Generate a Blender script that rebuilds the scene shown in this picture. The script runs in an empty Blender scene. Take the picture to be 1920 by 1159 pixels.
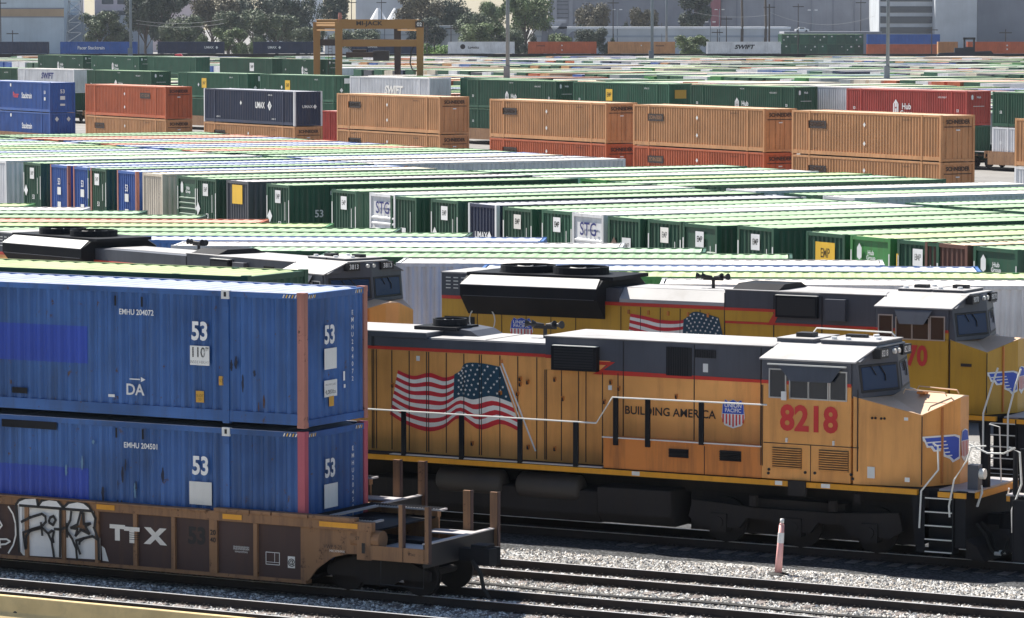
import bpy, bmesh, math, random
import numpy as np
from mathutils import Vector, Matrix
random.seed(7)
SC = bpy.context.scene
R = math.radians
# ------------------------------------------------------------------ camera
F, YH, HC, CX, CY = 7000.0, 40.0, 12.1, 960.0, 579.5      # focal length and horizon in photo pixels, camera height
TH = math.atan((CY-YH)/F)
cam = bpy.data.cameras.new('camera'); camo = bpy.data.objects.new('camera', cam); SC.collection.objects.link(camo)
camo.location = (0, 0, HC); camo.rotation_euler = (math.pi/2-TH, 0, 0)
cam.sensor_width = 36; cam.lens = F/1920*36; cam.clip_start = 1; cam.clip_end = 9000
SC.camera = camo
# ------------------------------------------------------------------ light
SUN_AZ, SUN_EL = R(134), R(50)                            # direction towards the sun, measured from +X
world = bpy.data.worlds.new('World'); SC.world = world; world.use_nodes = True
wn = world.node_tree; bg = wn.nodes['Background']
sky = wn.nodes.new('ShaderNodeTexSky'); sky.sky_type = 'NISHITA'; sky.sun_disc = False
sky.sun_elevation = SUN_EL; sky.sun_rotation = math.pi/2-SUN_AZ; sky.dust_density = .6; sky.air_density = 1.0
wn.links.new(sky.outputs[0], bg.inputs[0]); bg.inputs[1].default_value = 0.06
sl = bpy.data.lights.new('sun', 'SUN'); sl.energy = 5.0; sl.angle = R(.5); sl.color = (1, .95, .86)
so = bpy.data.objects.new('sun', sl); SC.collection.objects.link(so)
sv = Vector((math.cos(SUN_AZ)*math.cos(SUN_EL), math.sin(SUN_AZ)*math.cos(SUN_EL), math.sin(SUN_EL)))
so.rotation_euler = sv.to_track_quat('Z', 'Y').to_euler()
SC.view_settings.view_transform = 'Standard'; SC.view_settings.look = 'None'
SC.view_settings.exposure = 1.0; SC.view_settings.gamma = 1
SC.cycles.max_bounces = 6; SC.cycles.use_denoising = True
# ------------------------------------------------------------------ projection helpers (used to find real positions)
fw = np.array([0, math.cos(TH), -math.sin(TH)]); up = np.array([0, math.sin(TH), math.cos(TH)]); C0 = np.array([0, 0, HC])
def ray(x, y): return fw+np.array([1., 0, 0])*(x-CX)/F+up*(CY-y)/F
def P(x, y, z=0): r = ray(x, y); return C0+r*(z-HC)/r[2]
def PD(x, y, D): r = ray(x, y); return C0+r*D/r[1]
class Line:                                                # a straight track or row: s runs along it, w across it
    def __init__(s, o, deg):
        a = R(deg); s.deg = deg; s.o = np.array([o[0], o[1], 0.]); s.d = np.array([math.cos(a), -math.sin(a), 0]); s.n = np.array([math.sin(a), math.cos(a), 0])
    def S(s, x, y, w=0):
        r = ray(x, y); o = s.o+s.n*w; p = C0+r*(((o-C0)@s.n)/(r@s.n)); return (p-s.o)@s.d, p[2]
    def at(s, t, w, z=0): return s.o+s.d*t+s.n*w+np.array([0, 0, z])
NEAR = Line((0, 0), 29); MID = Line((0, 277.44), 60.52); GR2 = Line((0, 369.76), 57.17)
# ------------------------------------------------------------------ materials
def newmat(name):
    m = bpy.data.materials.new(name); m.use_nodes = True; nt = m.node_tree
    return m, nt, nt.nodes['Principled BSDF']
def paint(name, col, rough=.5, dirt=.4, dirtcol=(.08, .05, .035), scale=1.0, metallic=0, rust=0.0, streak=True, fade=.12, spec=.5):
    m, nt, b = newmat(name); N = nt.nodes.new; L = nt.links.new
    tc = N('ShaderNodeTexCoord'); oi = N('ShaderNodeObjectInfo')
    add = N('ShaderNodeVectorMath'); add.operation = 'MULTIPLY_ADD'
    cmb = N('ShaderNodeCombineXYZ')
    for k in range(3): L(oi.outputs['Random'], cmb.inputs[k])
    L(cmb.outputs[0], add.inputs[0]); add.inputs[1].default_value = (31, 17, 11); L(tc.outputs['Object'], add.inputs[2])
    mp = N('ShaderNodeMapping'); L(add.outputs[0], mp.inputs[0]); mp.inputs['Scale'].default_value = (5*scale, 5*scale, .45*scale) if streak else (1.2*scale,)*3
    n1 = N('ShaderNodeTexNoise'); L(mp.outputs[0], n1.inputs['Vector']); n1.inputs['Scale'].default_value = 1; n1.inputs['Detail'].default_value = 6; n1.inputs['Roughness'].default_value = .65
    n2 = N('ShaderNodeTexNoise'); L(add.outputs[0], n2.inputs['Vector']); n2.inputs['Scale'].default_value = .55*scale; n2.inputs['Detail'].default_value = 5
    r1 = N('ShaderNodeMapRange'); L(n1.outputs[0], r1.inputs[0]); r1.inputs[1].default_value = .48; r1.inputs[2].default_value = .8; r1.inputs[4].default_value = dirt*1.6; r1.clamp = True
    mx = N('ShaderNodeMix'); mx.data_type = 'RGBA'; L(r1.outputs[0], mx.inputs[0])
    hs = N('ShaderNodeMix'); hs.data_type = 'RGBA'
    hs.inputs[6].default_value = (*[c*(1-fade) for c in col], 1); hs.inputs[7].default_value = (*[min(1, c*(1+fade)+.012*fade*8) for c in col], 1)
    r2 = N('ShaderNodeMapRange'); L(n2.outputs[0], r2.inputs[0]); r2.inputs[1].default_value = .3; r2.inputs[2].default_value = .7; L(r2.outputs[0], hs.inputs[0])
    L(hs.outputs[2], mx.inputs[6]); mx.inputs[7].default_value = (*dirtcol, 1)
    out = mx.outputs[2]
    if rust:
        n3 = N('ShaderNodeTexNoise'); L(add.outputs[0], n3.inputs['Vector']); n3.inputs['Scale'].default_value = 4*scale; n3.inputs['Detail'].default_value = 9; n3.inputs['Roughness'].default_value = .75
        r3 = N('ShaderNodeMapRange'); L(n3.outputs[0], r3.inputs[0]); r3.inputs[1].default_value = .66-rust*.2; r3.inputs[2].default_value = .7-rust*.15; r3.clamp = True
        m3 = N('ShaderNodeMix'); m3.data_type = 'RGBA'; L(r3.outputs[0], m3.inputs[0]); L(out, m3.inputs[6]); m3.inputs[7].default_value = (.07, .028, .015, 1); out = m3.outputs[2]
    L(out, b.inputs['Base Color']); b.inputs['Roughness'].default_value = rough; b.inputs['Metallic'].default_value = metallic
    b.inputs['Specular IOR Level'].default_value = spec
    return m
def flatmat(name, col, rough=.6, metallic=0, emit=None):
    m, nt, b = newmat(name); b.inputs['Base Color'].default_value = (*col, 1); b.inputs['Roughness'].default_value = rough; b.inputs['Metallic'].default_value = metallic
    return m
MM = {}
def G(k): return MM[k]
COL = dict(green=(.011, .075, .038), green2=(.018, .105, .055), lime=(.05, .24, .06), blue=(.022, .095, .36), bluepale=(.045, .15, .42), navy=(.012, .022, .065), orange=(.55, .27, .115), rust_orange=(.5, .11, .035),
           brown=(.13, .05, .035), red=(.42, .05, .035), white=(.72, .72, .74), cream=(.66, .58, .47), grey=(.3, .33, .34), dgrey=(.07, .075, .09))
for k, c in COL.items(): MM[k] = paint('paint_'+k, c, .5, .3 if k not in('white', 'cream') else .22, rust=.12 if k in('cream', 'brown') else 0)
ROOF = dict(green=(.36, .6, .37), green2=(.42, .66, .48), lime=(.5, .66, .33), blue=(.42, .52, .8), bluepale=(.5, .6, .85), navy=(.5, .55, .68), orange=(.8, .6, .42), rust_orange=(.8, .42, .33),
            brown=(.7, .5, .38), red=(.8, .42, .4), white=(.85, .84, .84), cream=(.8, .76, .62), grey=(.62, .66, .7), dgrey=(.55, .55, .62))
for k, c in ROOF.items(): MM['roof_'+k] = paint('pale_roof_'+k, tuple(.8*(q*.8+.2*sum(c)/3)*w_ for q, w_ in zip(c, (1.06, 1, .93))), .75, .22, (.16, .15, .13), streak=False, scale=1.5, spec=.2)  # each roof is much paler than its wall paint
MM['pbl'] = paint('paint_weathered_blue', (.01, .09, .31), .45, .4, (.03, .055, .1), rust=.22, fade=.3)
MM['pbl2'] = paint('paint_bright_blue', (.006, .055, .42), .4, .08, (.03, .05, .12))
MM['pinkpost'] = paint('paint_salmon', (.42, .17, .13), .5, .4, (.1, .04, .03), rust=.3)
MM['pinkpost2'] = paint('paint_raspberry', (.46, .09, .13), .5, .1, (.1, .04, .03), rust=.1)
MM['lyel'] = paint('paint_loco_yellow', (.76, .345, .09), .42, .3, (.34, .13, .04), rust=.0, fade=.22, scale=.8)
MM['lyel2'] = paint('paint_loco_yellow_clean', (.58, .31, .025), .4, .25, (.25, .12, .03), fade=.1)
MM['lora'] = paint('paint_loco_grimy_orange', (.58, .19, .03), .5, .45, (.14, .06, .03), fade=.2, scale=.6)
MM['lgrey'] = paint('paint_loco_grey', (.07, .075, .095), .5, .25, (.035, .03, .03), fade=.15)
MM['lroof'] = paint('paint_loco_roof', (.4, .39, .39), .6, .35, (.2, .17, .15), streak=False)
MM['lred'] = paint('paint_stripe_red', (.6, .035, .02), .45, .2, (.3, .1, .05))
MM['sillyel'] = paint('paint_sill_yellow', (.75, .33, .015), .45, .2, (.3, .13, .03))
MM['black'] = paint('paint_black_steel', (.013, .014, .018), .6, .25, (.03, .024, .02), spec=.1)
MM['tank'] = paint('grimy_underframe', (.013, .010, .010), .9, .4, (.035, .026, .02))
MM['wsill'] = paint('paint_wellcar_tan', (.28, .145, .068), .6, .55, (.08, .045, .035), rust=.4)
MM['wpanel'] = paint('wellcar_brown_rust', (.06, .032, .03), .7, .4, (.1, .05, .03), rust=.2)
MM['airtank'] = paint('dusty_air_tank', (.045, .038, .034), .6, .4, (.08, .06, .045), streak=False)
MM['grate'] = paint('steel_grating', (.45, .42, .42), .5, .3, (.15, .12, .1), streak=False)
MM['rail'] = flatmat('rail_head_polished', (.85, .85, .86), .3, .4)
MM['railweb'] = paint('rail_web_rusty', (.022, .015, .013), .8, .3, (.08, .045, .03), streak=False)
MM['tie'] = paint('tie_wood', (.16, .13, .12), .85, .4, (.3, .27, .26), streak=False)
MM['glass'] = flatmat('window_glass', (.015, .02, .03), .06)
MM['glassblue'] = flatmat('windshield_glass', (.012, .035, .1), .25); MM['glassblue'].node_tree.nodes['Principled BSDF'].inputs['Specular IOR Level'].default_value = .25
MM['frame'] = flatmat('window_frame_alu', (.5, .5, .5), .35, .6)
MM['wt'] = paint('decal_white', (.8, .8, .8), .5, .1, (.4, .4, .4)); MM['bk'] = flatmat('decal_black', (.015, .015, .018))
MM['hand'] = flatmat('handrail_white', (.75, .74, .7), .35)
MM['yl'] = paint('decal_yellow', (.8, .48, .03), .5, .1); MM['rd'] = paint('decal_red', (.62, .03, .03), .5, .12, (.3, .1, .08)); MM['bl'] = paint('decal_blue', (.02, .08, .5), .5, .1)
MM['oy'] = flatmat('decal_dull_orange', (.6, .33, .05)); MM['cb'] = paint('mural_canton_blue', (.008, .05, .09), .5, .2, (.02, .12, .2)); MM['mr'] = paint('mural_red', (.62, .018, .03), .5, .25, (.3, .015, .08))
MM['mw'] = paint('mural_white', (.85, .82, .77), .5, .2, (.5, .45, .42)); MM['dk'] = flatmat('faded_black_letters', (.03, .02, .02)); MM['dw'] = paint('placard_white', (.75, .75, .73), .6, .15, (.4, .4, .4))
MM['gyl'] = flatmat('gantry_ochre', (.33, .17, .05), .6); MM['gdk'] = flatmat('gantry_dark', (.05, .035, .03), .7)
MM['pole'] = flatmat('pole_galvanised', (.16, .19, .22), .6); MM['wood'] = flatmat('pole_wood', (.06, .05, .045), .9)
MM['pink'] = paint('plastic_pink', (.8, .42, .4), .5, .12, (.5, .2, .2)); MM['rub'] = flatmat('rubber', (.02, .02, .02), .8)
MM['conc'] = paint('barrier_concrete', (.6, .45, .22), .85, .3, (.33, .26, .16), streak=False, scale=3)
# ground materials
def ground_mat():
    m, nt, b = newmat('yard_ground'); N = nt.nodes.new; L = nt.links.new
    tc = N('ShaderNodeTexCoord')
    def vor(sc):
        v = N('ShaderNodeTexVoronoi'); v.inputs['Scale'].default_value = sc; L(tc.outputs['Object'], v.inputs['Vector']); return v
    v = vor(15); v2 = vor(34)
    sep = N('ShaderNodeSeparateColor'); L(v.outputs['Color'], sep.inputs[0])
    cr = N('ShaderNodeValToRGB'); L(sep.outputs[0], cr.inputs[0])
    e = cr.color_ramp.elements; e[0].color = (.2, .195, .19, 1); e[1].color = (.8, .78, .76, 1); e.new(.5).color = (.5, .49, .475, 1)
    gap = N('ShaderNodeMapRange'); L(v.outputs['Distance'], gap.inputs[0]); gap.inputs[1].default_value = .3; gap.inputs[2].default_value = .75; gap.inputs[3].default_value = 1; gap.inputs[4].default_value = .25
    mul = N('ShaderNodeMix'); mul.data_type = 'RGBA'; mul.blend_type = 'MULTIPLY'; mul.inputs[0].default_value = 1; L(cr.outputs[0], mul.inputs[6]); L(gap.outputs[0], mul.inputs[7])
    nz = N('ShaderNodeTexNoise'); L(tc.outputs['Object'], nz.inputs['Vector']); nz.inputs['Scale'].default_value = .7; nz.inputs['Detail'].default_value = 6
    r = N('ShaderNodeMapRange'); L(nz.outputs[0], r.inputs[0]); r.inputs[1].default_value = .35; r.inputs[2].default_value = .75; r.inputs[3].default_value = .75; r.inputs[4].default_value = 1.2
    m2 = N('ShaderNodeMix'); m2.data_type = 'RGBA'; m2.blend_type = 'MULTIPLY'; m2.inputs[0].default_value = 1; L(mul.outputs[2], m2.inputs[6]); L(r.outputs[0], m2.inputs[7])
    L(m2.outputs[2], b.inputs['Base Color']); b.inputs['Roughness'].default_value = .95
    bp = N('ShaderNodeBump'); bp.inputs['Strength'].default_value = 1; bp.inputs['Distance'].default_value = .035
    inv = N('ShaderNodeMath'); inv.operation = 'SUBTRACT'; inv.inputs[0].default_value = 1; L(v.outputs['Distance'], inv.inputs[1]); L(inv.outputs[0], bp.inputs['Height']); L(bp.outputs[0], b.inputs['Normal'])
    return m
MM['gravel'] = ground_mat()
MM['asph'] = paint('yard_paving', (.22, .21, .2), .9, .5, (.12, .11, .11), streak=False, scale=.4)
# ------------------------------------------------------------------ mesh builder
def V3(a): return np.array(a, float)
FONT = {}
def textpts(s, size, bold=0.0):
    k = (s, bold)
    if k not in FONT:
        cu = bpy.data.curves.new('t', 'FONT'); cu.body = s; cu.size = 1; cu.align_x = 'CENTER'; cu.align_y = 'CENTER'; cu.offset = bold; cu.resolution_u = 3
        ob = bpy.data.objects.new('t', cu); SC.collection.objects.link(ob)
        me = bpy.data.meshes.new_from_object(ob.evaluated_get(bpy.context.evaluated_depsgraph_get()))
        FONT[k] = ([tuple(v.co) for v in me.vertices], [tuple(p.vertices) for p in me.polygons])
        bpy.data.objects.remove(ob); bpy.data.curves.remove(cu); bpy.data.meshes.remove(me)
    return FONT[k]
class MB:
    def __init__(s): s.v = []; s.f = []; s.m = []; s.mats = []
    def mi(s, M):
        M = G(M) if isinstance(M, str) else M
        if M not in s.mats: s.mats.append(M)
        return s.mats.index(M)
    def face(s, pts, M):
        n = len(s.v); s.v += [tuple(p) for p in pts]; s.f.append(tuple(range(n, n+len(pts)))); s.m.append(s.mi(M)); return s
    def hexa(s, p, M):                                       # 8 points: bottom 4, top 4
        n = len(s.v); s.v += [tuple(q) for q in p]
        for f in ((0, 3, 2, 1), (4, 5, 6, 7), (0, 1, 5, 4), (1, 2, 6, 5), (2, 3, 7, 6), (3, 0, 4, 7)): s.f.append(tuple(n+i for i in f)); s.m.append(s.mi(M))
        return s
    def box(s, x0, x1, y0, y1, z0, z1, M): return s.hexa([(x0, y0, z0), (x1, y0, z0), (x1, y1, z0), (x0, y1, z0), (x0, y0, z1), (x1, y0, z1), (x1, y1, z1), (x0, y1, z1)], M)
    def prism(s, poly, O, U, Vv, A, M, Mtop=None):           # polygon in the U,V plane at O, swept by A
        O, U, Vv, A = map(V3, (O, U, Vv, A)); a = [O+U*p[0]+Vv*p[1] for p in poly]; b = [q+A for q in a]; n = len(s.v); k = len(a)
        s.v += [tuple(q) for q in a+b]
        s.f.append(tuple(range(n, n+k))); s.m.append(s.mi(M)); s.f.append(tuple(range(n+k, n+2*k))[::-1]); s.m.append(s.mi(Mtop or M))
        for i in range(k): j = (i+1) % k; s.f.append((n+i, n+k+i, n+k+j, n+j)); s.m.append(s.mi(M))
        return s
    def tube(s, pts, r, M, n=6, cap=True):
        pts = [V3(p) for p in pts]; rings = []
        for i, p in enumerate(pts):
            t = (pts[min(i+1, len(pts)-1)]-pts[max(i-1, 0)]); t = t/(np.linalg.norm(t)+1e-9)
            a = np.cross(t, [0, 0, 1.]) if abs(t[2]) < .9 else np.cross(t, [1., 0, 0]); a /= np.linalg.norm(a); b = np.cross(t, a)
            rr = r[i] if isinstance(r, (list, tuple)) else r
            rings.append([p+(a*math.cos(2*math.pi*k/n)+b*math.sin(2*math.pi*k/n))*rr for k in range(n)])
        n0 = len(s.v); mi = s.mi(M)
        for q in rings: s.v += [tuple(x) for x in q]
        for i in range(len(pts)-1):
            for k in range(n): j = (k+1) % n; s.f.append((n0+i*n+k, n0+i*n+j, n0+(i+1)*n+j, n0+(i+1)*n+k)); s.m.append(mi)
        if cap: s.f.append(tuple(n0+k for k in range(n))[::-1]); s.m.append(mi); e = n0+(len(pts)-1)*n; s.f.append(tuple(e+k for k in range(n))); s.m.append(mi)
        return s
    def corr(s, O, Rr, N, U, length, height, pitch, depth, M):  # corrugated sheet
        O, Rr, N, U = map(V3, (O, Rr, N, U)); k = max(1, round(length/pitch)); p = length/k; pr = []
        for i in range(k): pr += [(i*p, 0), (i*p+.3*p, 0), (i*p+.5*p, -depth), (i*p+.8*p, -depth)]
        pr.append((length, 0)); n0 = len(s.v); mi = s.mi(M)
        for a, d in pr: q = O+Rr*a+N*d; s.v.append(tuple(q)); s.v.append(tuple(q+U*height))
        for i in range(len(pr)-1): a = n0+2*i; s.f.append((a, a+2, a+3, a+1)); s.m.append(mi)
        return s
    def flat(s, O, Rr, U, poly, M):
        O, Rr, U = map(V3, (O, Rr, U)); return s.face([O+Rr*a+U*b for a, b in poly], M)
    def rect(s, O, Rr, U, w, h, M): return s.flat(O, Rr, U, [(-w/2, -h/2), (w/2, -h/2), (w/2, h/2), (-w/2, h/2)], M)
    def text(s, O, Rr, U, t, size, M, bold=0.02, sx=1.0, shear=0):
        vs, fs = textpts(t, size, bold); O, Rr, U = map(V3, (O, Rr, U)); n = len(s.v); mi = s.mi(M)
        s.v += [tuple(O+Rr*(x*size*sx+y*size*shear)+U*(y*size)) for x, y, z in vs]
        for f in fs: s.f.append(tuple(n+i for i in f)); s.m.append(mi)
        return s
    def mesh(s, name):
        me = bpy.data.meshes.new(name); me.from_pydata(s.v, [], s.f)
        for m in s.mats: me.materials.append(m)
        me.polygons.foreach_set('material_index', s.m)
        bm = bmesh.new(); bm.from_mesh(me); bmesh.ops.recalc_face_normals(bm, faces=bm.faces); bm.to_mesh(me); bm.free()
        return me
    def build(s, name, parent=None, bevel=0, smooth=False):
        o = bpy.data.objects.new(name, s.mesh(name)); SC.collection.objects.link(o)
        if parent: o.parent = parent
        if smooth:
            for p in o.data.polygons: p.use_smooth = True
        if bevel: b = o.modifiers.new('bevel', 'BEVEL'); b.width = bevel; b.segments = 2; b.limit_method = 'ANGLE'
        return o
def link(name, me, parent=None):
    o = bpy.data.objects.new(name, me); SC.collection.objects.link(o)
    if parent: o.parent = parent
    return o
def tag(o, label=None, cat=None, group=None, kind=None):
    for k, v in (('label', label), ('category', cat), ('group', group), ('kind', kind)):
        if v: o[k] = v
    return o
def empty(name, loc, deg=0, label=None, cat=None, group=None):
    o = bpy.data.objects.new(name, None); SC.collection.objects.link(o); o.empty_display_size = .5
    o.location = tuple(loc); o.rotation_euler = (0, 0, R(deg)); return tag(o, label, cat, group)
X, Y, Z = (1, 0, 0), (0, 1, 0), (0, 0, 1)
def neg(a): return tuple(-q for q in a)
# ------------------------------------------------------------------ ground and tracks
GZ = -.22
g = MB(); g.face([(-2500, -200, GZ), (2500, -200, GZ), (2500, 5200, GZ), (-2500, 5200, GZ)], 'asph'); tag(g.build('ground'), kind='structure')
a0 = [NEAR.at(-400, 30, GZ+.012), NEAR.at(260, 30, GZ+.012), NEAR.at(260, 102, GZ+.012), NEAR.at(-400, 102, GZ+.012)]
g = MB(); g.face(a0, 'gravel'); tag(g.build('ballast_ground'), kind='structure')
MM['gshade'] = MM['gravel'].copy(); MM['gshade'].name = 'ballast_painted_shade'  # darkened gravel copy, locomotive shade painted into its colour
for n_ in MM['gshade'].node_tree.nodes:
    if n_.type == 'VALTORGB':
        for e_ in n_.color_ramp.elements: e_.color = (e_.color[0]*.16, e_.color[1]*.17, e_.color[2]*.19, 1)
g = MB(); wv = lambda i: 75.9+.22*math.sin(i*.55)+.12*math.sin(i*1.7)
g.face([tuple(NEAR.at(-130+i*1.0, wv(i), GZ+.016)) for i in range(150)]+[tuple(NEAR.at(19, 90, GZ+.016)), tuple(NEAR.at(-130, 90, GZ+.016))], 'gshade'); tag(g.build('painted_shade_strip'), kind='structure')  # strip of painted shade under and in front of the locomotive
# loose stones that give the ballast a broken surface (nobody could count them)
st = MB(); rs = random.Random(3)
def stones(s0, s1, w0, w1, n):
    for _ in range(n):
        s_, w_ = rs.uniform(s0, s1), rs.uniform(w0, w1); c = NEAR.at(s_, w_, GZ+.02); r = rs.uniform(.018, .05); a = rs.random()*6.3
        pts = []
        for k in range(4): q = a+k*math.pi/2+rs.uniform(-.4, .4); pts.append((c[0]+r*math.cos(q), c[1]+r*math.sin(q), c[2]+rs.uniform(-.3, .4)*r))
        t = (c[0]+rs.uniform(-.5, .5)*r, c[1]+rs.uniform(-.5, .5)*r, c[2]+r*rs.uniform(.5, 1.1)); M = rs.choice(STM)
        n0 = len(st.v); st.v += pts+[t]; mi = st.mi(M)
        for k in range(4): st.f.append((n0+k, n0+(k+1) % 4, n0+4)); st.m.append(mi)
STM = [flatmat('stone_pale', (.8, .78, .75), .9), flatmat('stone_grey', (.5, .49, .47), .9), flatmat('stone_dark', (.17, .165, .16), .9), flatmat('stone_warm', (.5, .44, .38), .9)]
stones(-42, -25, 69, 75.8, 24000); stones(-42, -25, 63.5, 69, 15000); stones(-53, -42, 62.5, 67, 8000)
tag(st.build('ballast_stones'), 'pale crushed stone ballast lying between the near tracks', 'gravel', kind='stuff')
# rails and ties
def rail_mb(s0, s1, y):
    b = MB(); n = 1
    b.box(s0, s1, y-.07, y+.07, GZ+.04, GZ+.06, 'railweb').box(s0, s1, y-.012, y+.012, GZ+.06, -.035, 'railweb').box(s0, s1, y-.035, y+.035, -.035, -.003, 'railweb').box(s0, s1, y-.032, y+.032, -.003, .003, 'rail')
    return b
tm = MB(); tm.box(-.12, .12, -1.3, 1.3, GZ-.1, GZ+.035, 'tie')
for y in (-.72, .72):
    tm.box(-.09, .09, y-.17, y+.17, GZ+.035, GZ+.045, 'railweb')
    for a in (-.06, .06):
        for c in (-.11, .11): tm.box(a-.018, a+.018, y+c-.018, y+c+.018, GZ+.045, GZ+.085, 'railweb')
TIE = tm.mesh('tie')
def track(w, s0, s1, t0, t1, label, line=NEAR, ties=True):
    e = empty('railroad_track', line.at(0, w, 0), -line.deg, label, 'railroad track', 'railroad tracks of the yard')
    for y in (-.72, .72): rail_mb(s0, s1, y).build('rail', e)
    if ties:
        k = 0; s = t0
        while s < t1 and k < 95: o = link('tie', TIE, e); o.location = (s+random.uniform(-.03, .03), 0, 0); o.rotation_euler = (0, 0, random.uniform(-.02, .02)); s += .53; k += 1
    return e
track(64.4, -90, 0, -54, -30, 'nearest railroad track, running just behind the concrete barrier at lower left')
track(68.18, -120, 20, -42, -26, 'railroad track under the graffitied well car with the blue containers')
track(72.3, -120, 20, -43.5, -25, 'bright railed track beside the pink marker post, empty at right')
track(78.75, -120, 20, -40, -25, 'railroad track under the front locomotive numbered 8218')
track(94.1, -120, 20, 0, 0, 'railroad track under the locomotive numbered 9070', ties=False)
A3 = V3((-5.75, 113.06, 0)); L3 = Line((-5.75, 113.06), 50)
track(1.5, -60, 4, 0, 0, 'railroad track under the locomotive numbered 3813', L3, ties=False)
# switch rod / cable between the tracks and insulated joint at right
b = MB(); pts = [NEAR.at(-41+i*.8, 70.3+.12*math.sin(i*.9), GZ+.07) for i in range(22)]; b.tube(pts, .035, 'bk', 5)
tag(b.build('cable'), 'thin dark cable lying on the ballast between the two near tracks', 'cable')
# marker post
pw = P(1459, 1078, GZ+.02); e = empty('marker_post', pw, 0, 'pale pink plastic marker post on a black rubber base in the gravel', 'marker post')
b = MB(); b.tube([(0, 0, 0), (0, 0, .03), (0, 0, .06)], [.27, .25, .13], 'rub', 14); b.build('base', e)
b = MB(); b.tube([(0, 0, .05), (.03, 0, .45), (.075, .0, 1.12)], [.085, .075, .06], 'pink', 12); b.build('post', e, smooth=True)
b = MB(); b.tube([(.075, 0, 1.12), (.078, 0, 1.15), (.08, 0, 1.17)], [.06, .05, .035], 'pink', 12); b.tube([(.08, 0, 1.17), (.085, 0, 1.26)], .045, 'wt', 8); b.build('handle', e, smooth=True)
b = MB(); b.tube([(.05, 0, .72), (.062, 0, .95)], [.073, .07], 'wt', 12); b.build('reflective_band', e)
# concrete barrier
BR = Line((0, 0), 29.5); bp_ = P(0, 1115, .55); bs = bp_@BR.n
e = empty('concrete_barrier', BR.at(-49, bs, GZ), -29.5, 'cream concrete barrier wall with a round hole at the bottom left corner', 'barrier')
b = MB(); b.prism([(-.3, 0), (.3, 0), (.3, .2), (.1, .45), (.07, .77), (-.07, .77), (-.1, .45), (-.3, .2)], (-25, 0, 0), Y, Z, (40, 0, 0), 'conc'); b.build('wall', e, .015)
b = MB(); q = BR.S(29, 1151, bs-.09); b.tube([(q[0]+49, -.105, q[1]-GZ), (q[0]+49, -.098, q[1]-GZ)], .055, 'bk', 12); b.build('hole', e)
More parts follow.
